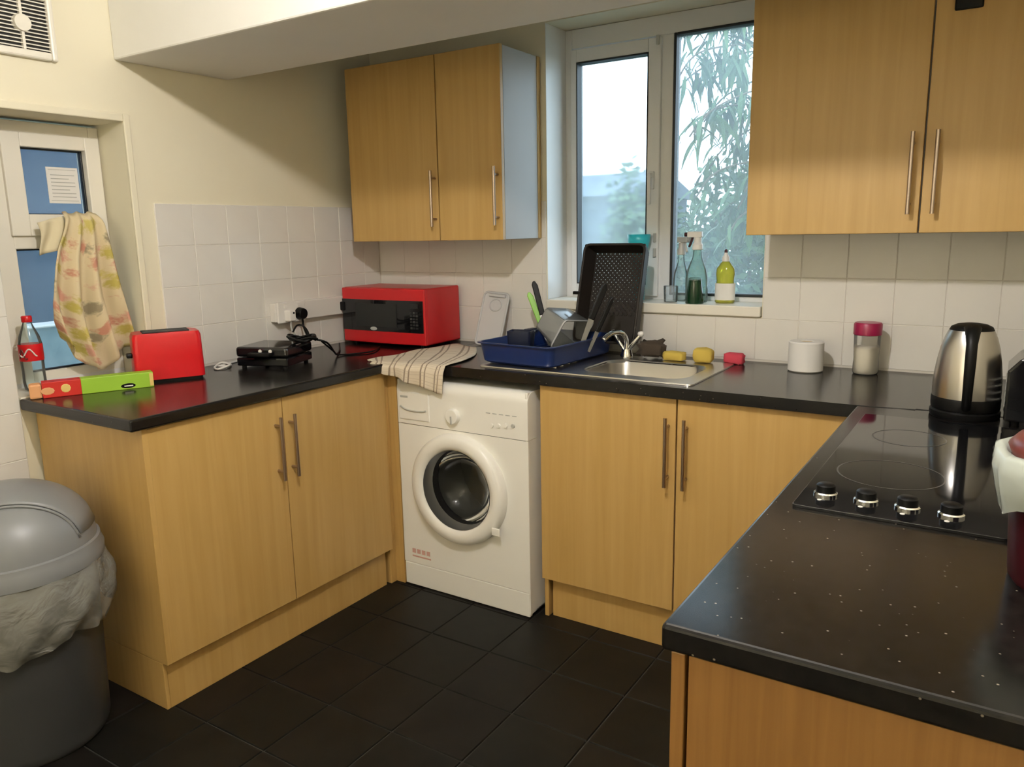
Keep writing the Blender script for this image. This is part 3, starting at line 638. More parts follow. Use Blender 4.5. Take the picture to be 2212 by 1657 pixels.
# ------------------------------------------------------------------ dish rack and washing-up
rk=thing('dish_rack','blue plastic dish drainer tray beside the sink bowl','dish rack',(1.110,-.305,ZS+.004),-.07)
def tray(w_,d_,h_,flare,th,rim):
    mb=MB(); lev=[(w_/2-.012,d_/2-.012,0),(w_/2,d_/2,.008),(w_/2+flare,d_/2+flare,h_-.006),(w_/2+flare+rim,d_/2+flare+rim,h_-.004),(w_/2+flare+rim,d_/2+flare+rim,h_),(w_/2+flare-th*.2,d_/2+flare-th*.2,h_),(w_/2-th,d_/2-th,.012),(.01,.01,.010)]
    vs=[];n=None
    for (a_,b_,z) in lev:
        r_=min(.03,a_*.5,b_*.5); pts=rrect(-a_,a_,-b_,b_,r_,4); n=len(pts); vs+=[(x,y,z) for x,y in pts]
    fs=[(j*n+i,j*n+(i+1)%n,(j+1)*n+(i+1)%n,(j+1)*n+i) for j in range(len(lev)-1) for i in range(n)]+[tuple(range(n)),tuple((len(lev)-1)*n+i for i in range(n))]
    return mb.add(vs,fs)
obj('tray', tray(.31,.43,.078,.010,.006,.008), 'navy', rk, smooth=40, world=False)
for k_ in range(7): obj('rib', B(-.14+k_*.045,-.134+k_*.045,-.19,.19,.010,.020), 'navy', rk, world=False)
obj('lug', B(-.185,-.160,.10,.16,.078,.088).box(-.175,-.155,.10,.16,.07,.082), 'navy_dark', rk, world=False, bevel=.002)
cu=thing('cutlery_caddy','dark navy cutlery pot standing in the dish drainer','cutlery pot',(1.045,-.395,ZS+.017),.25)
mb=MB(); o4=rrect(-.046,.046,-.035,.035,.008,3); n=len(o4)
vs=[(x*.9,y*.9,0) for x,y in o4]+[(x,y,.098) for x,y in o4]+[(x*.93,y*.93,.098) for x,y in o4]+[(x*.84,y*.84,.004) for x,y in o4]
fs=[(j*n+i,j*n+(i+1)%n,(j+1)*n+(i+1)%n,(j+1)*n+i) for j in range(3) for i in range(n)]+[tuple(range(n)),tuple(3*n+i for i in range(n))]
obj('pot', mb.add(vs,fs), 'navy_dark', cu, world=False, smooth=40)
obj('divider', B(-.002,.002,-.030,.030,.004,.09), 'navy_dark', cu, world=False)
# clear tub tipped on its side
tb=thing('plastic_tub','clear plastic food tub tipped over in the dish drainer','tub',(1.165,-.335,ZS+.03))
def tubmesh(w_,d_,h_):
    mb=MB(); lev=[(.84,0),(1,h_),(1.06,h_),(1.06,h_-.006),(1.0,h_-.006)]
    vs=[];
    for sc_,z in lev:
        pts=rrect(-w_*sc_,w_*sc_,-d_*sc_,d_*sc_,.016,3); n=len(pts); vs+=[(x,y,z) for x,y in pts]
    fs=[(j*n+i,j*n+(i+1)%n,(j+1)*n+(i+1)%n,(j+1)*n+i) for j in range(len(lev)-1) for i in range(n)]+[tuple(range(n))]
    return mb.add(vs,fs)
_A=Vector((-.8628,.1356,.487)); _B=Vector((.0911,.9893,-.114)); _C=Vector((-.4972,-.054,-.866)); _c=Vector((1.202,-.333,1.067))+_B*.10+_C*.059+_A*.110-Vector((1.165,-.335,ZS+.03))
TMX=Matrix(((_B.x,_C.x,-_A.x,_c.x),(_B.y,_C.y,-_A.y,_c.y),(_B.z,_C.z,-_A.z,_c.z),(0,0,0,1)))
o=obj('tub_body', tubmesh(.098,.057,.110).xf(TMX), 'clear_tub', tb, world=False, smooth=35, solid=.002)
mbr=MB(); pts=rrect(-.103,.103,-.060,.060,.016,3); mbr.tube([(x,y,.110) for x,y in pts],.003,6,1,True); obj('rim', mbr.xf(TMX), 'white_lid_plastic', tb, world=False, smooth=True)
# white lid leaning on the tiles
ld=thing('tub_cover','white translucent box lid leaning on the tiles behind the dish drainer','lid',(.690,-.105,WT+.001))
LX=Matrix.Rotation(math.radians(4),4,'Y') @ Matrix.Rotation(math.radians(-17),4,'X')
mb=MB(); n0=rrect(-.066,.066,0,.235,.018,4)
mb2=MB()
for v_ in n0: pass
mb.prism(n0,.004); mb.xf(Matrix.Rotation(PI/2,4,'X')); obj('sheet', mb.xf(LX), 'white_lid_plastic', ld, world=False)
mb=MB().tube([(x,-.004,y) for x,y in rrect(-.064,.064,.002,.233,.018,4)],.005,6,1,True); obj('rim', mb.xf(LX), 'white_lid_plastic', ld, world=False, smooth=True)
mb=MB().tube([(.030*math.cos(t)+.005,-.006,.180+.026*math.sin(t)) for t in [i*2*PI/16 for i in range(16)]],.003,6,2,True); obj('vent_ring', mb.xf(LX), 'white_lid_plastic', ld, world=False, smooth=True)
mb=B(-.035,.05,-.016,-.004,.214,.226); obj('clip', mb.xf(LX), 'white_lid_plastic', ld, world=False, bevel=.003)
tw=thing('tumbler','small clear plastic tumbler beside the leaning lid in the drainer','tumbler',(1.00,-.28,ZS+.022))
obj('cup', MB().lathe([(.026,0),(.034,.075),(.032,.075),(.024,.004),(0,.004)],28), 'clear_glass', tw, world=False, smooth=40)
obj('rim', MB().tube([(.033*math.cos(i*PI/8),.033*math.sin(i*PI/8),.075) for i in range(16)],.0018,6,2,True), 'white_lid_plastic', tw, world=False, smooth=True)
# knives standing in the rack
def knife(loc, top, hm, label, blade=True, wide=.011):
    t=thing('kitchen_knife',label,'knife',loc); p0=Vector((0,0,0)); p1=Vector(top)-Vector(loc); d=p1.normalized(); mid=p1-d*.14
    s_=d.cross(Vector((.6,-.8,0))).normalized()
    mb=MB(); vs=[mid+s_*wide,mid-s_*wide,p1-d*.012-s_*wide*.9,p1-s_*wide*.3,p1+s_*wide*.5,p1-d*.02+s_*wide*1.2]; nn=d.cross(s_).normalized()*.007
    n=len(vs); mb.add([q+nn for q in vs]+[q-nn for q in vs],[tuple(range(n)),tuple(n+i for i in reversed(range(n)))]+[(i,(i+1)%n,n+(i+1)%n,n+i) for i in range(n)])
    obj('handle', mb, hm, t, world=False, bevel=.003)
    mb=MB(); b_=nn.normalized()*.0008; vs=[mid+s_*wide,mid-s_*wide,p0-s_*.003,p0+s_*wide*.9]; mb.add([q+b_ for q in vs]+[q-b_ for q in vs],[(0,1,2,3),(7,6,5,4),(0,4,5,1),(1,5,6,2),(2,6,7,3),(3,7,4,0)])
    obj('blade', mb, 'drum_steel', t, world=False)
    return t
knife((1.045,-.165,ZS+.018),(.955,-.15,1.196),'black_plastic','black handled kitchen knife standing upright beside the green knife')
knife((1.030,-.150,ZS+.018),(.930,-.148,1.150),'green_plastic','lime green handled knife behind the black one')
knife((1.252,-.330,ZS+.035),(1.325,-.25,1.200),'black_plastic','black handled knife leaning across the brown basket')
knife((1.272,-.285,ZS+.035),(1.345,-.23,1.150),'black_plastic','short black handled utensil next to the leaning knife',wide=.008)
# brown lattice basket leaning on the sill
bk=thing('lattice_basket','dark brown plastic lattice basket leaning against the window sill','basket',(1.265,-.115,ZS+.004))
th=math.radians(16); ev=Vector((0,math.sin(th),math.cos(th))); eu=Vector((1,0,0)); en=eu.cross(ev)   # en faces the room
rot=Matrix.Rotation(math.radians(0),4,'Y')
def bp(u,v_,n_): return rot @ (Vector((0,.028,.0))+eu*u+ev*v_+en*(-n_ if en.y>0 else n_))
HW,HL,DP=.128,.385,.075
# n_ positive is towards the room
def P(u,v_,n_): return tuple(bp(u,v_+.03,n_))
mb=MB()
def wall(a0,a1,b0,b1): # quad with thickness handled by solidify
    mb.add([a0,a1,b1,b0],[(0,1,2,3)])
lo=.015; base=[(-HW+lo,lo),(HW-lo,lo),(HW-lo,HL-lo),(-HW+lo,HL-lo)]; rim=[(-HW,0),(HW,0),(HW,HL),(-HW,HL)]
for i in range(4):
    j=(i+1)%4; wall(P(*base[i],0),P(*base[j],0),P(*rim[i],DP),P(*rim[j],DP))
obj('side_walls', mb, 'basket_brown', bk, world=False, solid=.004)
mb=MB().tube([P(u,v_,DP) for u,v_ in rrect(-HW,HW,0,HL,.022,4)],.0055,8,1,True)
obj('rim', mb, 'basket_brown', bk, world=False, smooth=True)
lat=MB(); st_=.019
def strip(u0,v0,u1,v1,nn):
    d=Vector((u1-u0,v1-v0)).normalized()*.0; q=Vector((-(v1-v0),u1-u0)).normalized()*.0050
    c=[(u0+q.x,v0+q.y),(u0-q.x,v0-q.y),(u1-q.x,v1-q.y),(u1+q.x,v1+q.y)]
    lat.add([P(a_,b_,nn) for a_,b_ in c]+[P(a_,b_,nn+.003) for a_,b_ in c],[(0,1,2,3),(7,6,5,4),(0,4,5,1),(1,5,6,2),(2,6,7,3),(3,7,4,0)])
U0,U1,V0,V1=-HW+lo,HW-lo,.12,HL-lo
def clipline(c_,sgn,nn):
    # line v = sgn*u + c
    pts=[]
    for u in (U0,U1):
        v_=sgn*u+c_
        if V0<=v_<=V1: pts.append((u,v_))
    for v_ in (V0,V1):
        u=(v_-c_)/sgn
        if U0<u<U1: pts.append((u,v_))
    if len(pts)>=2 and (Vector(pts[0])-Vector(pts[1])).length>.01: strip(*pts[0],*pts[1],nn)
cc=-.3
while cc<.7:
    clipline(cc,1,0); clipline(cc,-1,.0015); cc+=st_
obj('lattice', lat, 'basket_brown', bk, world=False)
obj('lower_base', MB().add([P(U0,lo,0),P(U1,lo,0),P(U1,.122,0),P(U0,.122,0)],[(0,1,2,3)]), 'basket_brown', bk, world=False, solid=.004)
obj('side_tab', B(-.006,.024,-.008,.008,-.006,.006).xf(Matrix.Translation(P(-HW-.02,.19,DP))), 'black_plastic', bk, world=False, bevel=.002)

# ------------------------------------------------------------------ things on the window sill
SZ=1.112
t=thing('tumbler','tall turquoise beaker flaring at the rim behind the brown basket','beaker',(1.300,.108,SZ))
obj('cup', MB().lathe([(.024,0),(.026,.10),(.030,.19),(.038,.215),(.044,.235),(.046,.262),(.043,.262),(.036,.22),(.022,.02),(0,.01)],32), 'turquoise', t, world=False, smooth=True)
def spray(loc, body, head, trig, label, h_=.165, r_=.036, liq=None, rz=0):
    t=thing('spray_bottle',label,'bottle',loc,rz)
    obj('bottle', MB().lathe([(0,0),(r_*.92,0),(r_,.006),(r_,h_*.45),(r_*.86,h_*.62),(r_*.42,h_*.86),(r_*.36,h_)],28,sy=.75), body, t, world=False, smooth=True)
    hd_=obj('spray_head', MB().lathe([(r_*.46,h_),(r_*.46,h_+.020),(r_*.34,h_+.028),(r_*.34,h_+.05)],20,close=True).box(-.040,.018,-.010,.010,h_+.048,h_+.070), head, t, world=False, smooth=30, bevel=.003)
    obj('nozzle', MB().cyl((-.040,0,h_+.059),(-.052,0,h_+.059),.008,n=12), trig, hd_, world=False)
    obj('trigger', MB().tube([(-.020,0,h_+.050),(-.026,0,h_+.030),(-.034,0,h_+.012)],.005,8), trig, hd_, world=False, smooth=True)
    if liq: obj('liquid', MB().lathe([(0,.003),(r_*.90,.004),(r_*.95,.01),(r_*.95,h_*.38),(0,h_*.38)],28,sy=.72), liq, t, world=False, smooth=40)
    return t
t=spray((1.553,.085,SZ),'teal_bottle','white_plastic','maroon','clear teal spray bottle with white and dark red head',.200,.044)
t=spray((1.478,.115,SZ),'clear_bottle','appliance_grey','appliance_grey','clear spray bottle with grey head beside the mullion',.180,.036,rz=2.6)
t=thing('washing_up_bottle','yellow washing-up liquid bottle with pale label on the sill','bottle',(1.665,.085,SZ))
obj('bottle', MB().lathe([(0,0),(.034,0),(.038,.006),(.037,.06),(.033,.085),(.036,.11),(.034,.13),(.018,.152),(.012,.158)],28,sy=.65), 'yellow_bottle', t, world=False, smooth=True)
cp_=obj('cap', MB().lathe([(.014,.157),(.014,.172),(.008,.182),(.006,.19)],16,close=True), 'white_plastic', t, world=False, smooth=40)
obj('cap_tip', MB().lathe([(.006,.189),(.0065,.198),(.003,.202),(0,.203)],12), 'maroon', cp_, world=False, smooth=True)
obj('label', MB().lathe([(.0385,.012),(.0385,.075)],28,sy=.66), 'paper', t, world=False, smooth=True)
t=thing('green_tumbler','dark green tapered glass standing on the sill before the spray bottle','glass',(1.566,.030,SZ))
obj('glass', MB().lathe([(0,0),(.034,0),(.035,.004),(.024,.090),(.022,.090),(.030,.008),(0,.008)],28), 'dark_green', t, world=False, smooth=40)
obj('rim_band', MB().lathe([(.0242,.088),(.025,.092),(.023,.097),(.021,.096)],28), 'teal_bottle', t, world=False, smooth=True)
t=thing('drinking_glass','small clear straight glass standing by the mullion','glass',(1.462,.050,SZ))
obj('glass', MB().lathe([(0,0),(.024,0),(.026,.004),(.028,.062),(.026,.062),(.023,.008),(0,.008)],28), 'clear_glass', t, world=False, smooth=40)
obj('rim', MB().tube([(.027*math.cos(i*PI/8),.027*math.sin(i*PI/8),.062) for i in range(16)],.0014,6,2,True), 'clear_glass', t, world=False, smooth=True)

# ------------------------------------------------------------------ microwave
a=thing('microwave','red microwave oven with black front in the corner','microwave',(.276,-.180,WT),.031)
Wm,Dm,Hm=.462,.262,.243; z0=.012
obj('casing', B(-Wm/2,Wm/2,-Dm/2+.014,Dm/2,z0,z0+Hm), 'red_microwave', a, world=False, bevel=.008, seg=3)
# gently bowed red front with inset black glass
mb=MB(); n=14; vs=[]
for i in range(n+1):
    u=-1+2*i/n; bow=.008*(1-u*u)
    for z in (z0+.002,z0+Hm-.002): vs+=[(u*Wm/2,-Dm/2+.016,z),(u*Wm/2,-Dm/2-bow+.004,z)]
fs=[]
for i in range(n):
    q=4*i; p_=q+4; fs+=[(q+1,p_+1,p_+3,q+3),(q,q+1,p_+1,p_)[::-1],(q+2,q+3,p_+3,p_+2),(q,p_,p_+2,q+2)]
fs+=[(0,2,3,1),(4*n,4*n+1,4*n+3,4*n+2)]
dr=obj('front', mb.add(vs,fs), 'red_microwave', a, world=False, bevel=.004)
mb=MB(); vs=[]
for i in range(n+1):
    u=-.995+1.955*i/n; bow=.008*(1-u*u)
    for z in (z0+.055,z0+.192): vs+=[(u*Wm/2,-Dm/2+.010,z),(u*Wm/2,-Dm/2-bow+.0005,z)]
obj('door_glass', mb.add(vs,[tuple(f) for f in fs]), 'black_gloss', dr, world=False, bevel=.001)
obj('door_window', B(-.145,.085,-Dm/2-.0085,-Dm/2-.004,z0+.075,z0+.175), 'dark_void', dr, world=False)
obj('logo_badge', MB().lathe([(0,0),(.019,0),(.019,.0012),(0,.0015)],24,sy=.42).xf(Matrix.Translation((-.045,-Dm/2-.0072,z0+.066)) @ Matrix.Rotation(PI/2,4,'X')), 'appliance_grey', dr, world=False, smooth=40)
for i in range(6):
    for j in range(3): obj('key', B(.158+j*.015,.168+j*.015,-Dm/2-.0065,-Dm/2-.0025,z0+.072+i*.013,z0+.080+i*.013), 'dark_void' if (i+j)%3 else 'hob_print', dr, world=False)
obj('display', B(.158,.200,-Dm/2-.0060,-Dm/2-.0022,z0+.160,z0+.178), 'dark_void', dr, world=False)
for x in (-.19,.19):
    for y in (-.09,.09): obj('foot', MB().cyl((x,y,0),(x,y,.014),.012,n=12), 'black_plastic', a, world=False)
# ------------------------------------------------------------------ red toaster
a=thing('toaster','glossy red toaster with slots in its top beside the film box','toaster',(.118,-1.246,WT),1.10)
Wt_,Dt,Ht=.226,.120,.166
mb=MB(); n=16; vs=[]
lev=[(1.0,.010),(1.0,.02),(.985,.09),(.97,Ht-.012),(.93,Ht)]
body=MB(); nn=None; vs=[]
for sc_,z in lev:
    pts=rrect(-Wt_/2*sc_,Wt_/2*sc_,-Dt/2*sc_,Dt/2*sc_,.018,4); nn=len(pts); vs+=[(x,y,z+(.006*math.cos(x/(Wt_/2)*PI/2) if z>Ht-.02 else 0)) for x,y in pts]
fs=[(j*nn+i,j*nn+(i+1)%nn,(j+1)*nn+(i+1)%nn,(j+1)*nn+i) for j in range(len(lev)-1) for i in range(nn)]+[tuple(range(nn)),tuple(4*nn+i for i in range(nn))]
obj('body', body.add(vs,fs), 'red_toaster', a, world=False, smooth=50)
obj('base', MB().prism(rrect(-Wt_/2+.008,Wt_/2-.008,-Dt/2+.006,Dt/2-.006,.012,3),.012), 'black_plastic', a, world=False)
for y in (-.022,.022): obj('slot', B(-.075,.075,y-.011,y+.011,Ht+.0005,Ht+.0068), 'dark_void', a, world=False, bevel=.002)
obj('lever', B(-Wt_/2-.016,-Wt_/2+.004,-.018,.018,.085,.100), 'black_plastic', a, world=False, bevel=.004)
# ------------------------------------------------------------------ cling film box
a=thing('film_box','long green and red cling film box at the worktop corner','box',(.108,-1.512,WT),1.136)
Lb=.355; q=.024
mat('box_green',(.30,.52,.035),.5); mat('box_red',(.55,.018,.010),.5); mat('box_peach',(.72,.36,.16),.6); mat('box_yellow',(.72,.52,.16),.6)
obj('green_end', B(-.035,Lb/2,-q,q,0,.050), 'box_green', a, world=False, bevel=.002)
obj('red_end', B(-Lb/2+.035,-.0345,-q,q,0,.050), 'box_red', a, world=False, bevel=.002)
obj('worn_tip', B(-Lb/2,-Lb/2+.0345,-q+.002,q-.002,0,.046), 'box_peach', a, world=False, bevel=.006)
obj('printed_flower', MB().lathe([(0,0),(.014,0),(.012,.0008),(0,.001)],10,sy=1).xf(Matrix.Translation((-.078,-q-.0001,.026)) @ Matrix.Rotation(PI/2,4,'X')), 'box_yellow', a, world=False)
obj('printed_petal', MB().lathe([(0,0),(.012,0),(.010,.0008),(0,.001)],10,sx=1.6).xf(Matrix.Translation((-.128,-q-.0001,.022)) @ Matrix.Rotation(PI/2,4,'X')), 'box_peach', a, world=False)
obj('logo_patch', MB().lathe([(0,0),(.022,0),(.021,.0008),(0,.001)],24,sy=.36).xf(Matrix.Translation((.100,-q-.0001,.012)) @ Matrix.Rotation(PI/2,4,'X')), 'black_plastic', a, world=False)
obj('logo_stripe', B(.088,.114,-q-.0022,-q-.001,.010,.0135), 'white_plastic', a, world=False)
obj('end_label', B(Lb/2-.012,Lb/2-.001,-q-.0012,-q+.001,.004,.046), 'box_yellow', a, world=False)
# ------------------------------------------------------------------ black contact grill with cables
a=thing('contact_grill','black contact grill with two indicator lights under the socket','grill',(.222,-.862,WT),.339)
obj('lower_shell', B(-.105,.105,-.098,.098,.008,.040), 'black_gloss', a, world=False, bevel=.006)
obj('upper_shell', B(-.106,.106,-.100,.100,.042,.080), 'black_gloss', a, world=False, bevel=.010, seg=3)
obj('hinge', MB().cyl((-.06,.104,.042),(.06,.104,.042),.010,n=14), 'black_plastic', a, world=False, smooth=40)
obj('front_handle', B(-.045,.045,-.122,-.098,.046,.062), 'black_plastic', a, world=False, bevel=.005)
for x in (-.002,.040): obj('indicator_light', MB().cyl((x,-.0995,.066),(x,-.103,.066),.0065,n=14), 'white_plastic', a, world=False, smooth=40)
for x in (-.085,.085):
    for y in (-.08,.08): obj('foot', MB().cyl((x,y,0),(x,y,.01),.009,n=10), 'black_plastic', a, world=False)
# coiled mains lead lying on the grill
random.seed(4); pts=[]
for i in range(22):
    t=i*.95; r_=.050+.012*math.sin(i*1.7); pts.append((.300+r_*1.25*math.cos(t+.4),-.795+r_*.8*math.sin(t+.4),WT+.092+.010*math.sin(i*2.1)+.006*(i%3)))
cb=thing('mains_cable','black mains lead coiled on top of the contact grill','cable',(.30,-.795,WT+.083))
obj('coil', MB().tube(pts,.0045,7,5), 'black_plastic', cb, smooth=True)
obj('trailing_lead', MB().tube([pts[-1],(.355,-.72,WT+.075),(.30,-.62,WT+.012),(.20,-.50,WT+.006),(.13,-.43,WT+.006),(.06,-.36,WT+.006)],.0040,7,6), 'black_plastic', cb, smooth=True)
obj('trailing_lead', MB().tube([(.345,-.735,WT+.08),(.33,-.66,WT+.03),(.30,-.60,WT+.005),(.36,-.48,WT+.005),(.30,-.36,WT+.005)],.0035,7,6), 'black_plastic', cb, smooth=True)
# white flex loop on the worktop
o=single('white_flex', MB().tube([(.03,-.86,WT+.004),(.05,-.94,WT+.004),(.075,-1.0,WT+.005),(.105,-1.03,WT+.010),(.115,-.995,WT+.006),(.085,-.965,WT+.005),(.060,-.985,WT+.013),(.085,-1.035,WT+.004),(.13,-1.055,WT+.004),(.135,-1.01,WT+.012),(.11,-.985,WT+.016)],.0042,8,6), 'white_plastic', 'loose loop of white flex between toaster and grill','cable',smooth=True)
# ------------------------------------------------------------------ trunking, sockets, plugs
tk=thing('socket_trunking','white cable trunking with double socket along the tiles','socket',(.006,-.36,1.04))
obj('trunking', B(0,.034,-.330,.345,.004,.082), 'white_plastic', tk, world=False, bevel=.003)
fp_=obj('faceplate', B(.034,.044,-.325,-.175,-.002,.086), 'white_plastic', tk, world=False, bevel=.004)
for y in (-.285,-.215):
    obj('rocker_switch', B(.044,.048,y-.008,y+.008,.060,.076), 'white_plastic', fp_, world=False, bevel=.001)
wp=thing('mains_plug','white three-pin plug in the double socket','plug',(.050,-.633,1.046))
obj('plug_body', MB().prism([(-.0005,-.022),(.030,-.016),(.030,.016),(-.0005,.022)],.046), 'white_plastic', wp, world=False, bevel=.005)
obj('fuse_dot', MB().cyl((.029,.004,.034),(.0312,.004,.034),.0045,n=12), 'black_plastic', wp, world=False)
obj('lead', MB().tube([(.016,.0,.004),(.018,-.003,-.030),(.05,-.012,-.060),(.085,-.03,-.075),(.11,-.05,-.066),(.14,-.07,-.045)],.004,7,6), 'appliance_grey', wp, world=False, smooth=True)
bp_=thing('mains_plug','black round-backed plug in the double socket','plug',(.050,-.573,1.046))
obj('plug_body', MB().cyl((-.0005,0,.026),(.030,0,.026),.026,.022,24), 'black_plastic', bp_, world=False, smooth=40, bevel=.003)
obj('lead', MB().tube([(.018,.0,.006),(.020,.002,-.030),(.06,-.02,-.060),(.11,-.06,-.075),(.17,-.13,-.060),(.22,-.18,-.04)],.0045,7,6), 'black_plastic', bp_, world=False, smooth=True)
obj('lead_loop', MB().tube([(.05,-.085,-.040),(.04,-.055,-.020),(.045,-.035,-.018),(.07,-.03,-.035),(.13,-.07,-.06),(.19,-.14,-.045)],.004,7,6), 'black_plastic', bp_, world=False, smooth=True)
bp2=thing('mains_plug','black plug on the trunking beside the microwave','plug',(.0405,-.306,1.060))
obj('plug_body', B(-.0005,.026,-.018,.018,0,.04), 'black_plastic', bp2, world=False, bevel=.005)

# ------------------------------------------------------------------ cola bottle on the sill
a=thing('cola_bottle','empty clear cola bottle with red cap and red label on the side sill','bottle',(-.075,-1.600,.9145))
obj('bottle', MB().lathe([(0,.004),(.022,0),(.031,.006),(.034,.03),(.033,.06),(.034,.10),(.0345,.155),(.030,.178),(.019,.205),(.0125,.222),(.0125,.230)],28), 'clear_bottle', a, world=False, smooth=True)
obj('label', MB().lathe([(.0352,.100),(.0356,.104),(.0356,.150),(.0352,.154)],28), 'red_toaster', a, world=False, smooth=True)
pts=[(.0362*math.cos(t),.0362*math.sin(t),.127+.012*math.sin(5*(t+.9))) for t in [-1.5+i*.1 for i in range(16)]]
obj('script_band', MB().tube(pts,.0024,6,2), 'white_plastic', a, world=False, smooth=True)
mb=MB().tube([(.0364*math.cos(t),.0364*math.sin(t),.122+.016*math.sin(9*t)) for t in [-1.5+i*.06 for i in range(13)]],.0022,6,2)
obj('label_print', mb, 'maroon_lid', a, world=False, smooth=True)
obj('cap', MB().lathe([(.0150,.224),(.0155,.226),(.0155,.241),(.013,.244),(0,.2445)],24,close=True), 'red_toaster', a, world=False, smooth=40)

# ------------------------------------------------------------------ floral cloth hanging from the window handle
edge=[(1.483,-1.434,-1.321),(1.452,-1.453,-1.315),(1.422,-1.460,-1.309),(1.361,-1.497,-1.303),(1.269,-1.520,-1.298),(1.206,-1.533,-1.289),(1.143,-1.526,-1.276),(1.077,-1.498,-1.262),(1.026,-1.466,-1.258),(.985,-1.425,-1.298),(.947,-1.400,-1.352)]
LE=[-1.434,-1.458,-1.492,-1.512,-1.526,-1.533,-1.527,-1.503]; RE=[-1.321,-1.312,-1.305,-1.299,-1.292,-1.282,-1.270,-1.257]
ZB=[1.075,1.035,1.000,.978,.960,.946,.950,.985,1.000,1.010,1.022]
def samp(a,t):
    t*=len(a)-1; i=min(int(t),len(a)-2); return a[i]+(a[i+1]-a[i])*(t-i)
def cloth(u,v_):
    l,r,zb=samp(LE,v_),samp(RE,v_),samp(ZB,u); z=1.485+(zb-1.485)*v_; y=l+(r-l)*u
    am=.006+.020*min(1,v_*1.6)
    x=-.066+am*math.sin(u*20+1.2*math.sin(v_*3+.5))+.009*math.sin(u*41+v_*4)*v_+.012*math.sin(PI*v_)
    if v_<.08: x-=.035*(1-v_/.08)**2
    return (x,y+.006*math.sin(u*20+1.7)*v_,z+.004*math.sin(u*17))
cl=thing('floral_cloth','floral cream cloth hanging from the side window handle','cloth',(-.06,-1.39,.947))
obj('cloth', MB().grid(cloth,44,40,lambda u,v_:(u*.9,v_*2.0)), 'floral_cloth', cl, smooth=True, solid=.003)
def flap(u,v_):
    return (-.092+.008*math.sin(u*7+v_*3), -1.520+.080*u+.005*math.sin(v_*5), 1.452-.085*v_-.020*(1-u)*v_+.02*u*(1-v_))
m=mat('cloth_cream',(.70,.62,.42),.95)
obj('folded_corner', MB().grid(flap,10,10), 'cloth_cream', cl, smooth=True, solid=.003)

# ------------------------------------------------------------------ checked tea towel over the worktop corner
def pl(pts,u):
    t=u*(len(pts)-1); i=min(int(t),len(pts)-2); f=t-i; return tuple(a*(1-f)+b*f for a,b in zip(pts[i],pts[i+1]))
def towel_top(u,v_):
    b_=pl([(.500,-.652),(.508,-.52),(.514,-.38),(.522,-.24),(.560,-.14),(.700,-.20)],u); h_=pl([(.548,-.674),(.610,-.664),(.675,-.652),(.740,-.640),(.805,-.628),(.852,-.614)],u)
    x=b_[0]+(h_[0]-b_[0])*v_+(.05*math.sin(PI*v_)*u**3 if u>.6 else 0); y=b_[1]+(h_[1]-b_[1])*v_
    z=WT+.006+.0025*math.sin(19*u+4*v_)*math.sin(9*v_+2)
    if v_>.86: z-=.004*((v_-.86)/.14)**2
    return (x,y,z)
def towel_hang(u,v_):
    tx,ty,tz=towel_top(u,1.0); ln=(.006+.100*u**.75)*v_
    return (tx+.006*math.sin(20*u)*v_-.012*v_*u, ty-.012*math.sin(PI/2*min(1,v_*3))+.007*math.sin(24*u)*v_, tz-ln)
tt=thing('tea_towel','checked cream and brown tea towel draped over the worktop corner','tea towel',(.69,-.5,WT))
mb=MB().grid(lambda u,v_: towel_top(u,v_),40,18,lambda u,v_:(u,v_*.75))
obj('flat_part', mb, 'tea_towel_check', tt, smooth=True, solid=.003)
mb=MB().grid(lambda u,v_: towel_hang(u,v_),40,12,lambda u,v_:(u,.75+v_*.4))
obj('hanging_part', mb, 'tea_towel_check', tt, smooth=True, solid=.003)

# ------------------------------------------------------------------ bin
b=thing('swing_bin','grey swing-top kitchen bin with a clear liner','bin',(.328,-1.913,0))
obj('body', MB().lathe([(0,.004),(.178,0),(.186,.010),(.190,.03),(.203,.50),(.206,.535),(.196,.535),(.18,.02),(0,.02)],56), 'bin_body', b, smooth=40, world=False)
random.seed(11); N=96; vs=[]; lev=[(.214,.540),(.224,.520),(.240,.485),(.249,.445),(.246,.405),(.233,.365),(.219,.338)]
for j,(r,z) in enumerate(lev):
    for i in range(N):
        t=2*PI*i/N; k_=min(1,j/2); cr_=(.007*math.sin(11*t+1.4*j)+.006*math.sin(19*t-2.1*j)+.004*math.sin(31*t+3*j))*k_
        zz=z+(.012*math.sin(5*t+1)+.010*math.sin(2*t))*(j/6)+.004*math.sin(13*t+j)*k_
        vs.append(((r+cr_)*math.cos(t),(r+cr_)*math.sin(t),zz))
obj('liner', MB().add(vs,[(j*N+i,j*N+(i+1)%N,(j+1)*N+(i+1)%N,(j+1)*N+i) for j in range(6) for i in range(N)]), 'bin_liner', b, smooth=True, world=False, subd=1)
obj('lid_collar', MB().lathe([(.206,.520),(.226,.522),(.228,.545),(.222,.560),(.220,.575),(.214,.578),(.205,.575)],64), 'bin_lid', b, smooth=40, world=False)
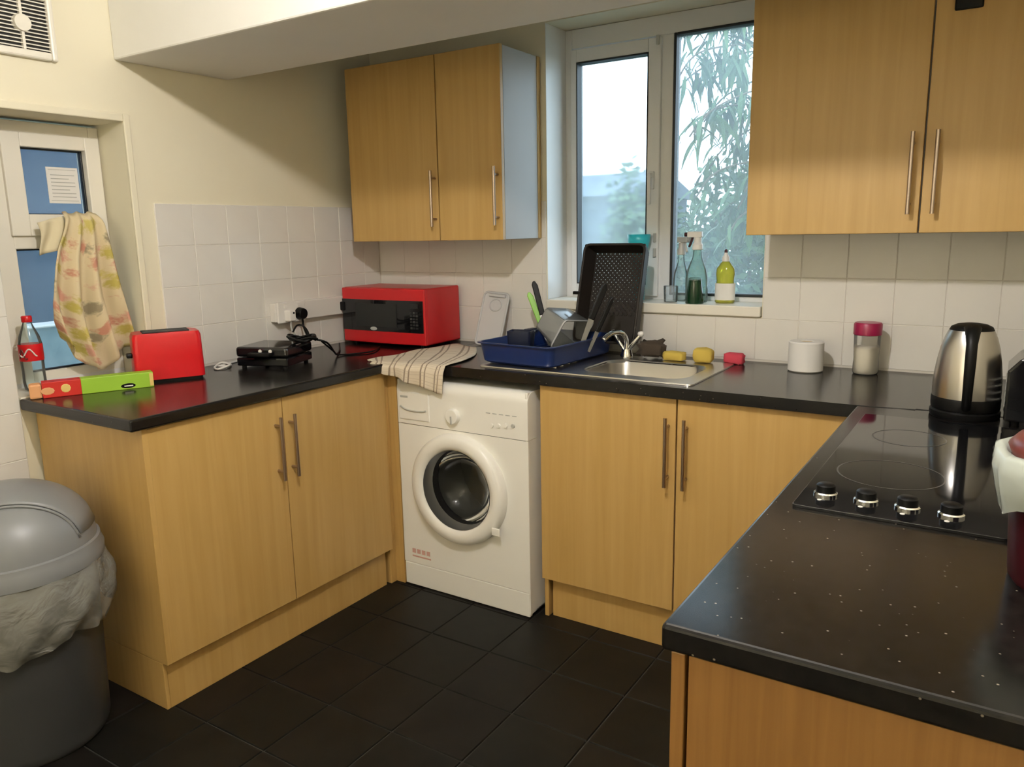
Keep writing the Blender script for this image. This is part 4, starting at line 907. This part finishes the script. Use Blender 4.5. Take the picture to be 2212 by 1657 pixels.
# dome with the swing flap between two ribs
R=.212
dome=MB(); n=64; vs=[]; J=14
for j in range(J+1):
    a_=j/J*PI/2
    for i in range(n):
        t=2*PI*i/n; r=R*math.cos(a_)**.85 if j<J else 0; vs.append((r*math.cos(t),r*math.sin(t),.575+.165*math.sin(a_)))
dome.add(vs,[(j*n+i,j*n+(i+1)%n,(j+1)*n+(i+1)%n,(j+1)*n+i) for j in range(J) for i in range(n)])
lid=obj('lid_dome', dome, 'bin_lid', b, smooth=True, world=False)
def domez(x,y):
    r=min(.999,math.hypot(x,y)/R); c=r**(1/.85); return .575+.165*math.sqrt(max(0,1-c*c))
ca,sa_=math.cos(math.radians(-28)),math.sin(math.radians(-28))
def flap_pt(p_,q_,dz):  # p along hinge axis, q across
    x=p_*ca-q_*sa_; y=p_*sa_+q_*ca; return (x,y,domez(x,y)+dz)
fl_=MB(); vs=[]; NU,NV=28,20; hw=.118
for j in range(NV+1):
    for i in range(NU+1):
        q_=-hw+2*hw*j/NV; L_=math.sqrt(max(0,(R*.985)**2-q_*q_)); p_=-L_+2*L_*i/NU; vs.append(flap_pt(q_,p_,.006))
fl_.add(vs,[(j*(NU+1)+i,j*(NU+1)+i+1,(j+1)*(NU+1)+i+1,(j+1)*(NU+1)+i) for j in range(NV) for i in range(NU)])
obj('swing_flap', fl_, 'bin_lid', lid, smooth=True, world=False, solid=.004)
for s_ in (-1,1):
    q_=s_*(hw+.004); L_=math.sqrt(R*R-q_*q_)*.985
    obj('rib', MB().tube([flap_pt(q_,-L_+2*L_*i/20,.003) for i in range(21)],.0042,6,2), 'bin_lid', lid, smooth=True, world=False)
obj('finger_tab', B(-.022,.022,-.004,.008,-.006,.006).xf(Matrix.Translation((.213*math.cos(math.radians(-48)),.213*math.sin(math.radians(-48)),.583)) @ Matrix.Rotation(math.radians(42),4,'Z')), 'black_plastic', lid, world=False, bevel=.002)

# ------------------------------------------------------------------ ceiling lamp (above the frame)
a=thing('ceiling_lamp','round ceiling lamp with bare bulb in the middle of the room','lamp',(LAMP_POS[0],LAMP_POS[1],LAMP_POS[2]))
obj('bulb', MB().lathe([(.001,-.032)]+[(.032*math.cos(t),.032*math.sin(t)) for t in [-PI/2+.15+i*(PI-.5)/12 for i in range(13)]]+[(.014,.045)],24,close=True), 'bulb_glow', a, world=False, smooth=True)
obj('fitting', MB().lathe([(.0145,.044),(.019,.085),(.05,.100),(.052,CZ-LAMP_POS[2])],28,close=True), 'white_plastic', a, world=False, smooth=40)

# unseen fill light added to brighten the kitchen by bounce off the far wall
a=thing('added_fill_strip','added fill light behind a white pelmet on the unseen far wall','lamp',(1.5,YF,1.55))
obj('tube', MB().cyl((-.75,.09,.0),(.75,.09,.0),.018,n=16), 'fill_glow', a, world=False, smooth=40)
obj('pelmet', B(-.80,.80,.150,.160,-.09,.09), 'white_plastic', a, world=False, bevel=.002)  # added to screen the tube, so only bounced light reaches the kitchen
for x in (-.78,.78): obj('bracket', B(x-.01,x+.01,.0,.152,-.03,.03), 'white_plastic', a, world=False)
# ------------------------------------------------------------------ outdoors
struct('ground', B(-14,10,.3,14,-.4,-.3).box(-14,-.3,-12,.3,-.4,-.3), 'ground_green', 'garden ground outside the windows')
nb=thing('neighbour_house','blue grey rendered house wall beyond the side window','house',(-2.3,-.3,-.3))
obj('wall', B(-.25,0,-4.5,2.6,0,4.2), 'house_blue', nb, world=False)
obj('lower_wall', B(.9,1.05,-4.5,2.2,0,1.29), 'coping', nb, world=False)
obj('coping_stone', B(.89,1.06,-4.5,2.2,1.29,1.302), 'upvc', nb, world=False, bevel=.01)
sh=thing('garden_shed','blue grey garden shed beyond the steamed pane','shed',(-1.95,5.2,-.3))
for k_ in range(15): obj('board', B(-1.45,1.25,-.9,-.88,.0+k_*.135,.131+k_*.135), 'shed_wall', sh, world=False, bevel=.006)
obj('body', B(-1.44,1.24,-.88,.9,0,2.02), 'shed_wall', sh, world=False)
obj('roof', MB().add([(-1.55,-1.0,2.02),(1.35,-1.0,2.02),(1.35,1.0,2.02),(-1.55,1.0,2.02),(-1.55,0,2.3),(1.35,0,2.3)],[(0,1,5,4),(2,3,4,5),(0,4,3),(1,2,5),(0,3,2,1)]), 'shed_wall', sh, world=False)
rnd=random.Random(5)
def leafquads(mb, c, d, nrm, L_, W_):
    d=d.normalized(); s_=d.cross(nrm)
    if s_.length<1e-3: s_=d.orthogonal()
    s_.normalize(); p=[c, c+d*L_*.45+s_*W_, c+d*L_, c+d*L_*.45-s_*W_]; mb.add(p,[(0,1,2),(0,2,3)])
def shrub(name, label, c, r, n, mname, L_=.07, W_=.02, group=None):
    t=thing(name,label,'shrub',(c[0],c[1],-.3),0,group); mb=MB(); C_=Vector((0,0,c[2]+.3))
    for i in range(n):
        while True:
            q=Vector((rnd.uniform(-1,1),rnd.uniform(-1,1),rnd.uniform(-1,1)))
            if .45<q.length<1: break
        bump=1+.18*math.sin(5*q.x+3*q.z)+.12*math.sin(9*q.z+4*q.y)
        pos=C_+Vector((q.x*r[0]*bump,q.y*r[1]*bump,q.z*r[2]*bump)); d=Vector((rnd.gauss(0,1),rnd.gauss(0,1),rnd.gauss(0,.8)-.2)); leafquads(mb,pos,d,Vector((rnd.gauss(0,1),rnd.gauss(0,1),rnd.gauss(0,1))),L_*rnd.uniform(.7,1.4),W_*rnd.uniform(.7,1.3))
    o=obj('foliage',mb,mname,t,world=False); o['kind']='stuff'
    st=MB()
    for i in range(5): st.tube([(rnd.uniform(-.05,.05),rnd.uniform(-.05,.05),0),(rnd.uniform(-.2,.2)*r[0],rnd.uniform(-.2,.2)*r[1],(c[2]+.3)*.6),(rnd.uniform(-.6,.6)*r[0],rnd.uniform(-.5,.5)*r[1],c[2]+.3+.4*r[2])],.012,5,3)
    obj('stems',st,'bark',t,world=False)
shrub('garden_shrub','dense pale green shrub right outside the sink window',(1.02,2.75,.75),(.85,.5,.92),9000,'leaf_hedge',.075,.02)
shrub('garden_shrub','broad green shrub beside the garden shed',(-.12,3.55,.75),(.6,.45,1.0),7000,'leaf_hedge',.08,.022)
shrub('garden_shrub','low dark shrub in front of the garden shed',(-1.35,3.3,.35),(.55,.4,.75),3500,'leaf_dark',.08,.022)
shrub('garden_shrub','tall shrub rising above the pale one at the garden end',(.95,5.0,1.0),(1.2,.6,1.2),8000,'leaf_hedge',.10,.03)
# tree with long drooping leaves
tr=thing('garden_tree','slender garden tree with long drooping leaves beyond the right pane','tree',(1.55,2.45,-.3))
obj('trunk', MB().tube([(0,0,0),(.03,.02,.9),(-.05,0,1.8),(-.02,.05,2.6),(.05,.05,3.4)],.035,10,5), 'bark', tr, world=False, smooth=True)
brs=[]
for i in range(26):
    z=1.55+1.9*i/26; an=rnd.uniform(PI*.70,PI*1.45); L_=rnd.uniform(.45,.95); p0=Vector((-.03,.02,z)); p2=p0+Vector((math.cos(an)*L_,math.sin(an)*L_*.6,rnd.uniform(.05,.35))); p1=(p0+p2)/2+Vector((0,0,.14)); p3=p2+Vector((math.cos(an)*.18,math.sin(an)*.1,-.16))
    obj('branch', MB().tube([p0,p1,p2,p3],.006,5,5), 'bark', tr, world=False, smooth=True); brs.append((p0,p1,p2,p3))
lm=[]
for k_ in range(3):
    mb=MB(); n=6; vs=[]
    for i in range(n+1):
        t=i/n; W_=.0145*math.sin(PI*min(1,t*1.02+.04))**.8; cv=-.05*t*t*(1+.5*k_); vs+=[(t*.19,W_,cv-.004*k_),(t*.19,-W_,cv)]
    mb.add(vs,[(2*i,2*i+1,2*i+3,2*i+2) for i in range(n)]); lm.append(mb.mesh('leaf','leaf' if k_ else 'leaf_dark',True))
def leaf_place(i):
    p=brs[rnd.randrange(len(brs))]; t=rnd.uniform(.25,1); a_=p[1].lerp(p[2],min(1,t*1.3)) if t<.75 else p[2].lerp(p[3],(t-.75)*4)
    an=rnd.uniform(0,2*PI); return a_+Vector((rnd.gauss(0,.05),rnd.gauss(0,.05),rnd.gauss(0,.04))), rnd.uniform(.15,1.25), an, rnd.uniform(.7,1.25)
for i in range(280):
    c_,pt,an,s_=leaf_place(i); o=bpy.data.objects.new('leaf',lm[i%3]); put(o,tr,False); o.location=c_; o.rotation_euler=(rnd.uniform(-.6,.6),pt,an); o.scale=(s_,s_,s_)
mb=MB()
for i in range(900):
    c_,pt,an,s_=leaf_place(i); R_=Matrix.Translation(c_) @ Matrix.Rotation(an,4,'Z') @ Matrix.Rotation(pt,4,'Y') @ Matrix.Rotation(rnd.uniform(-.6,.6),4,'X') @ Matrix.Scale(s_*.85,4)
    st=len(mb.v); me=lm[i%3]; mb.add([v_.co for v_ in me.vertices],[tuple(f.vertices) for f in me.polygons]); mb.xf(R_,st)
o=obj('small_leaves',mb,'leaf',tr,world=False); o['kind']='stuff'
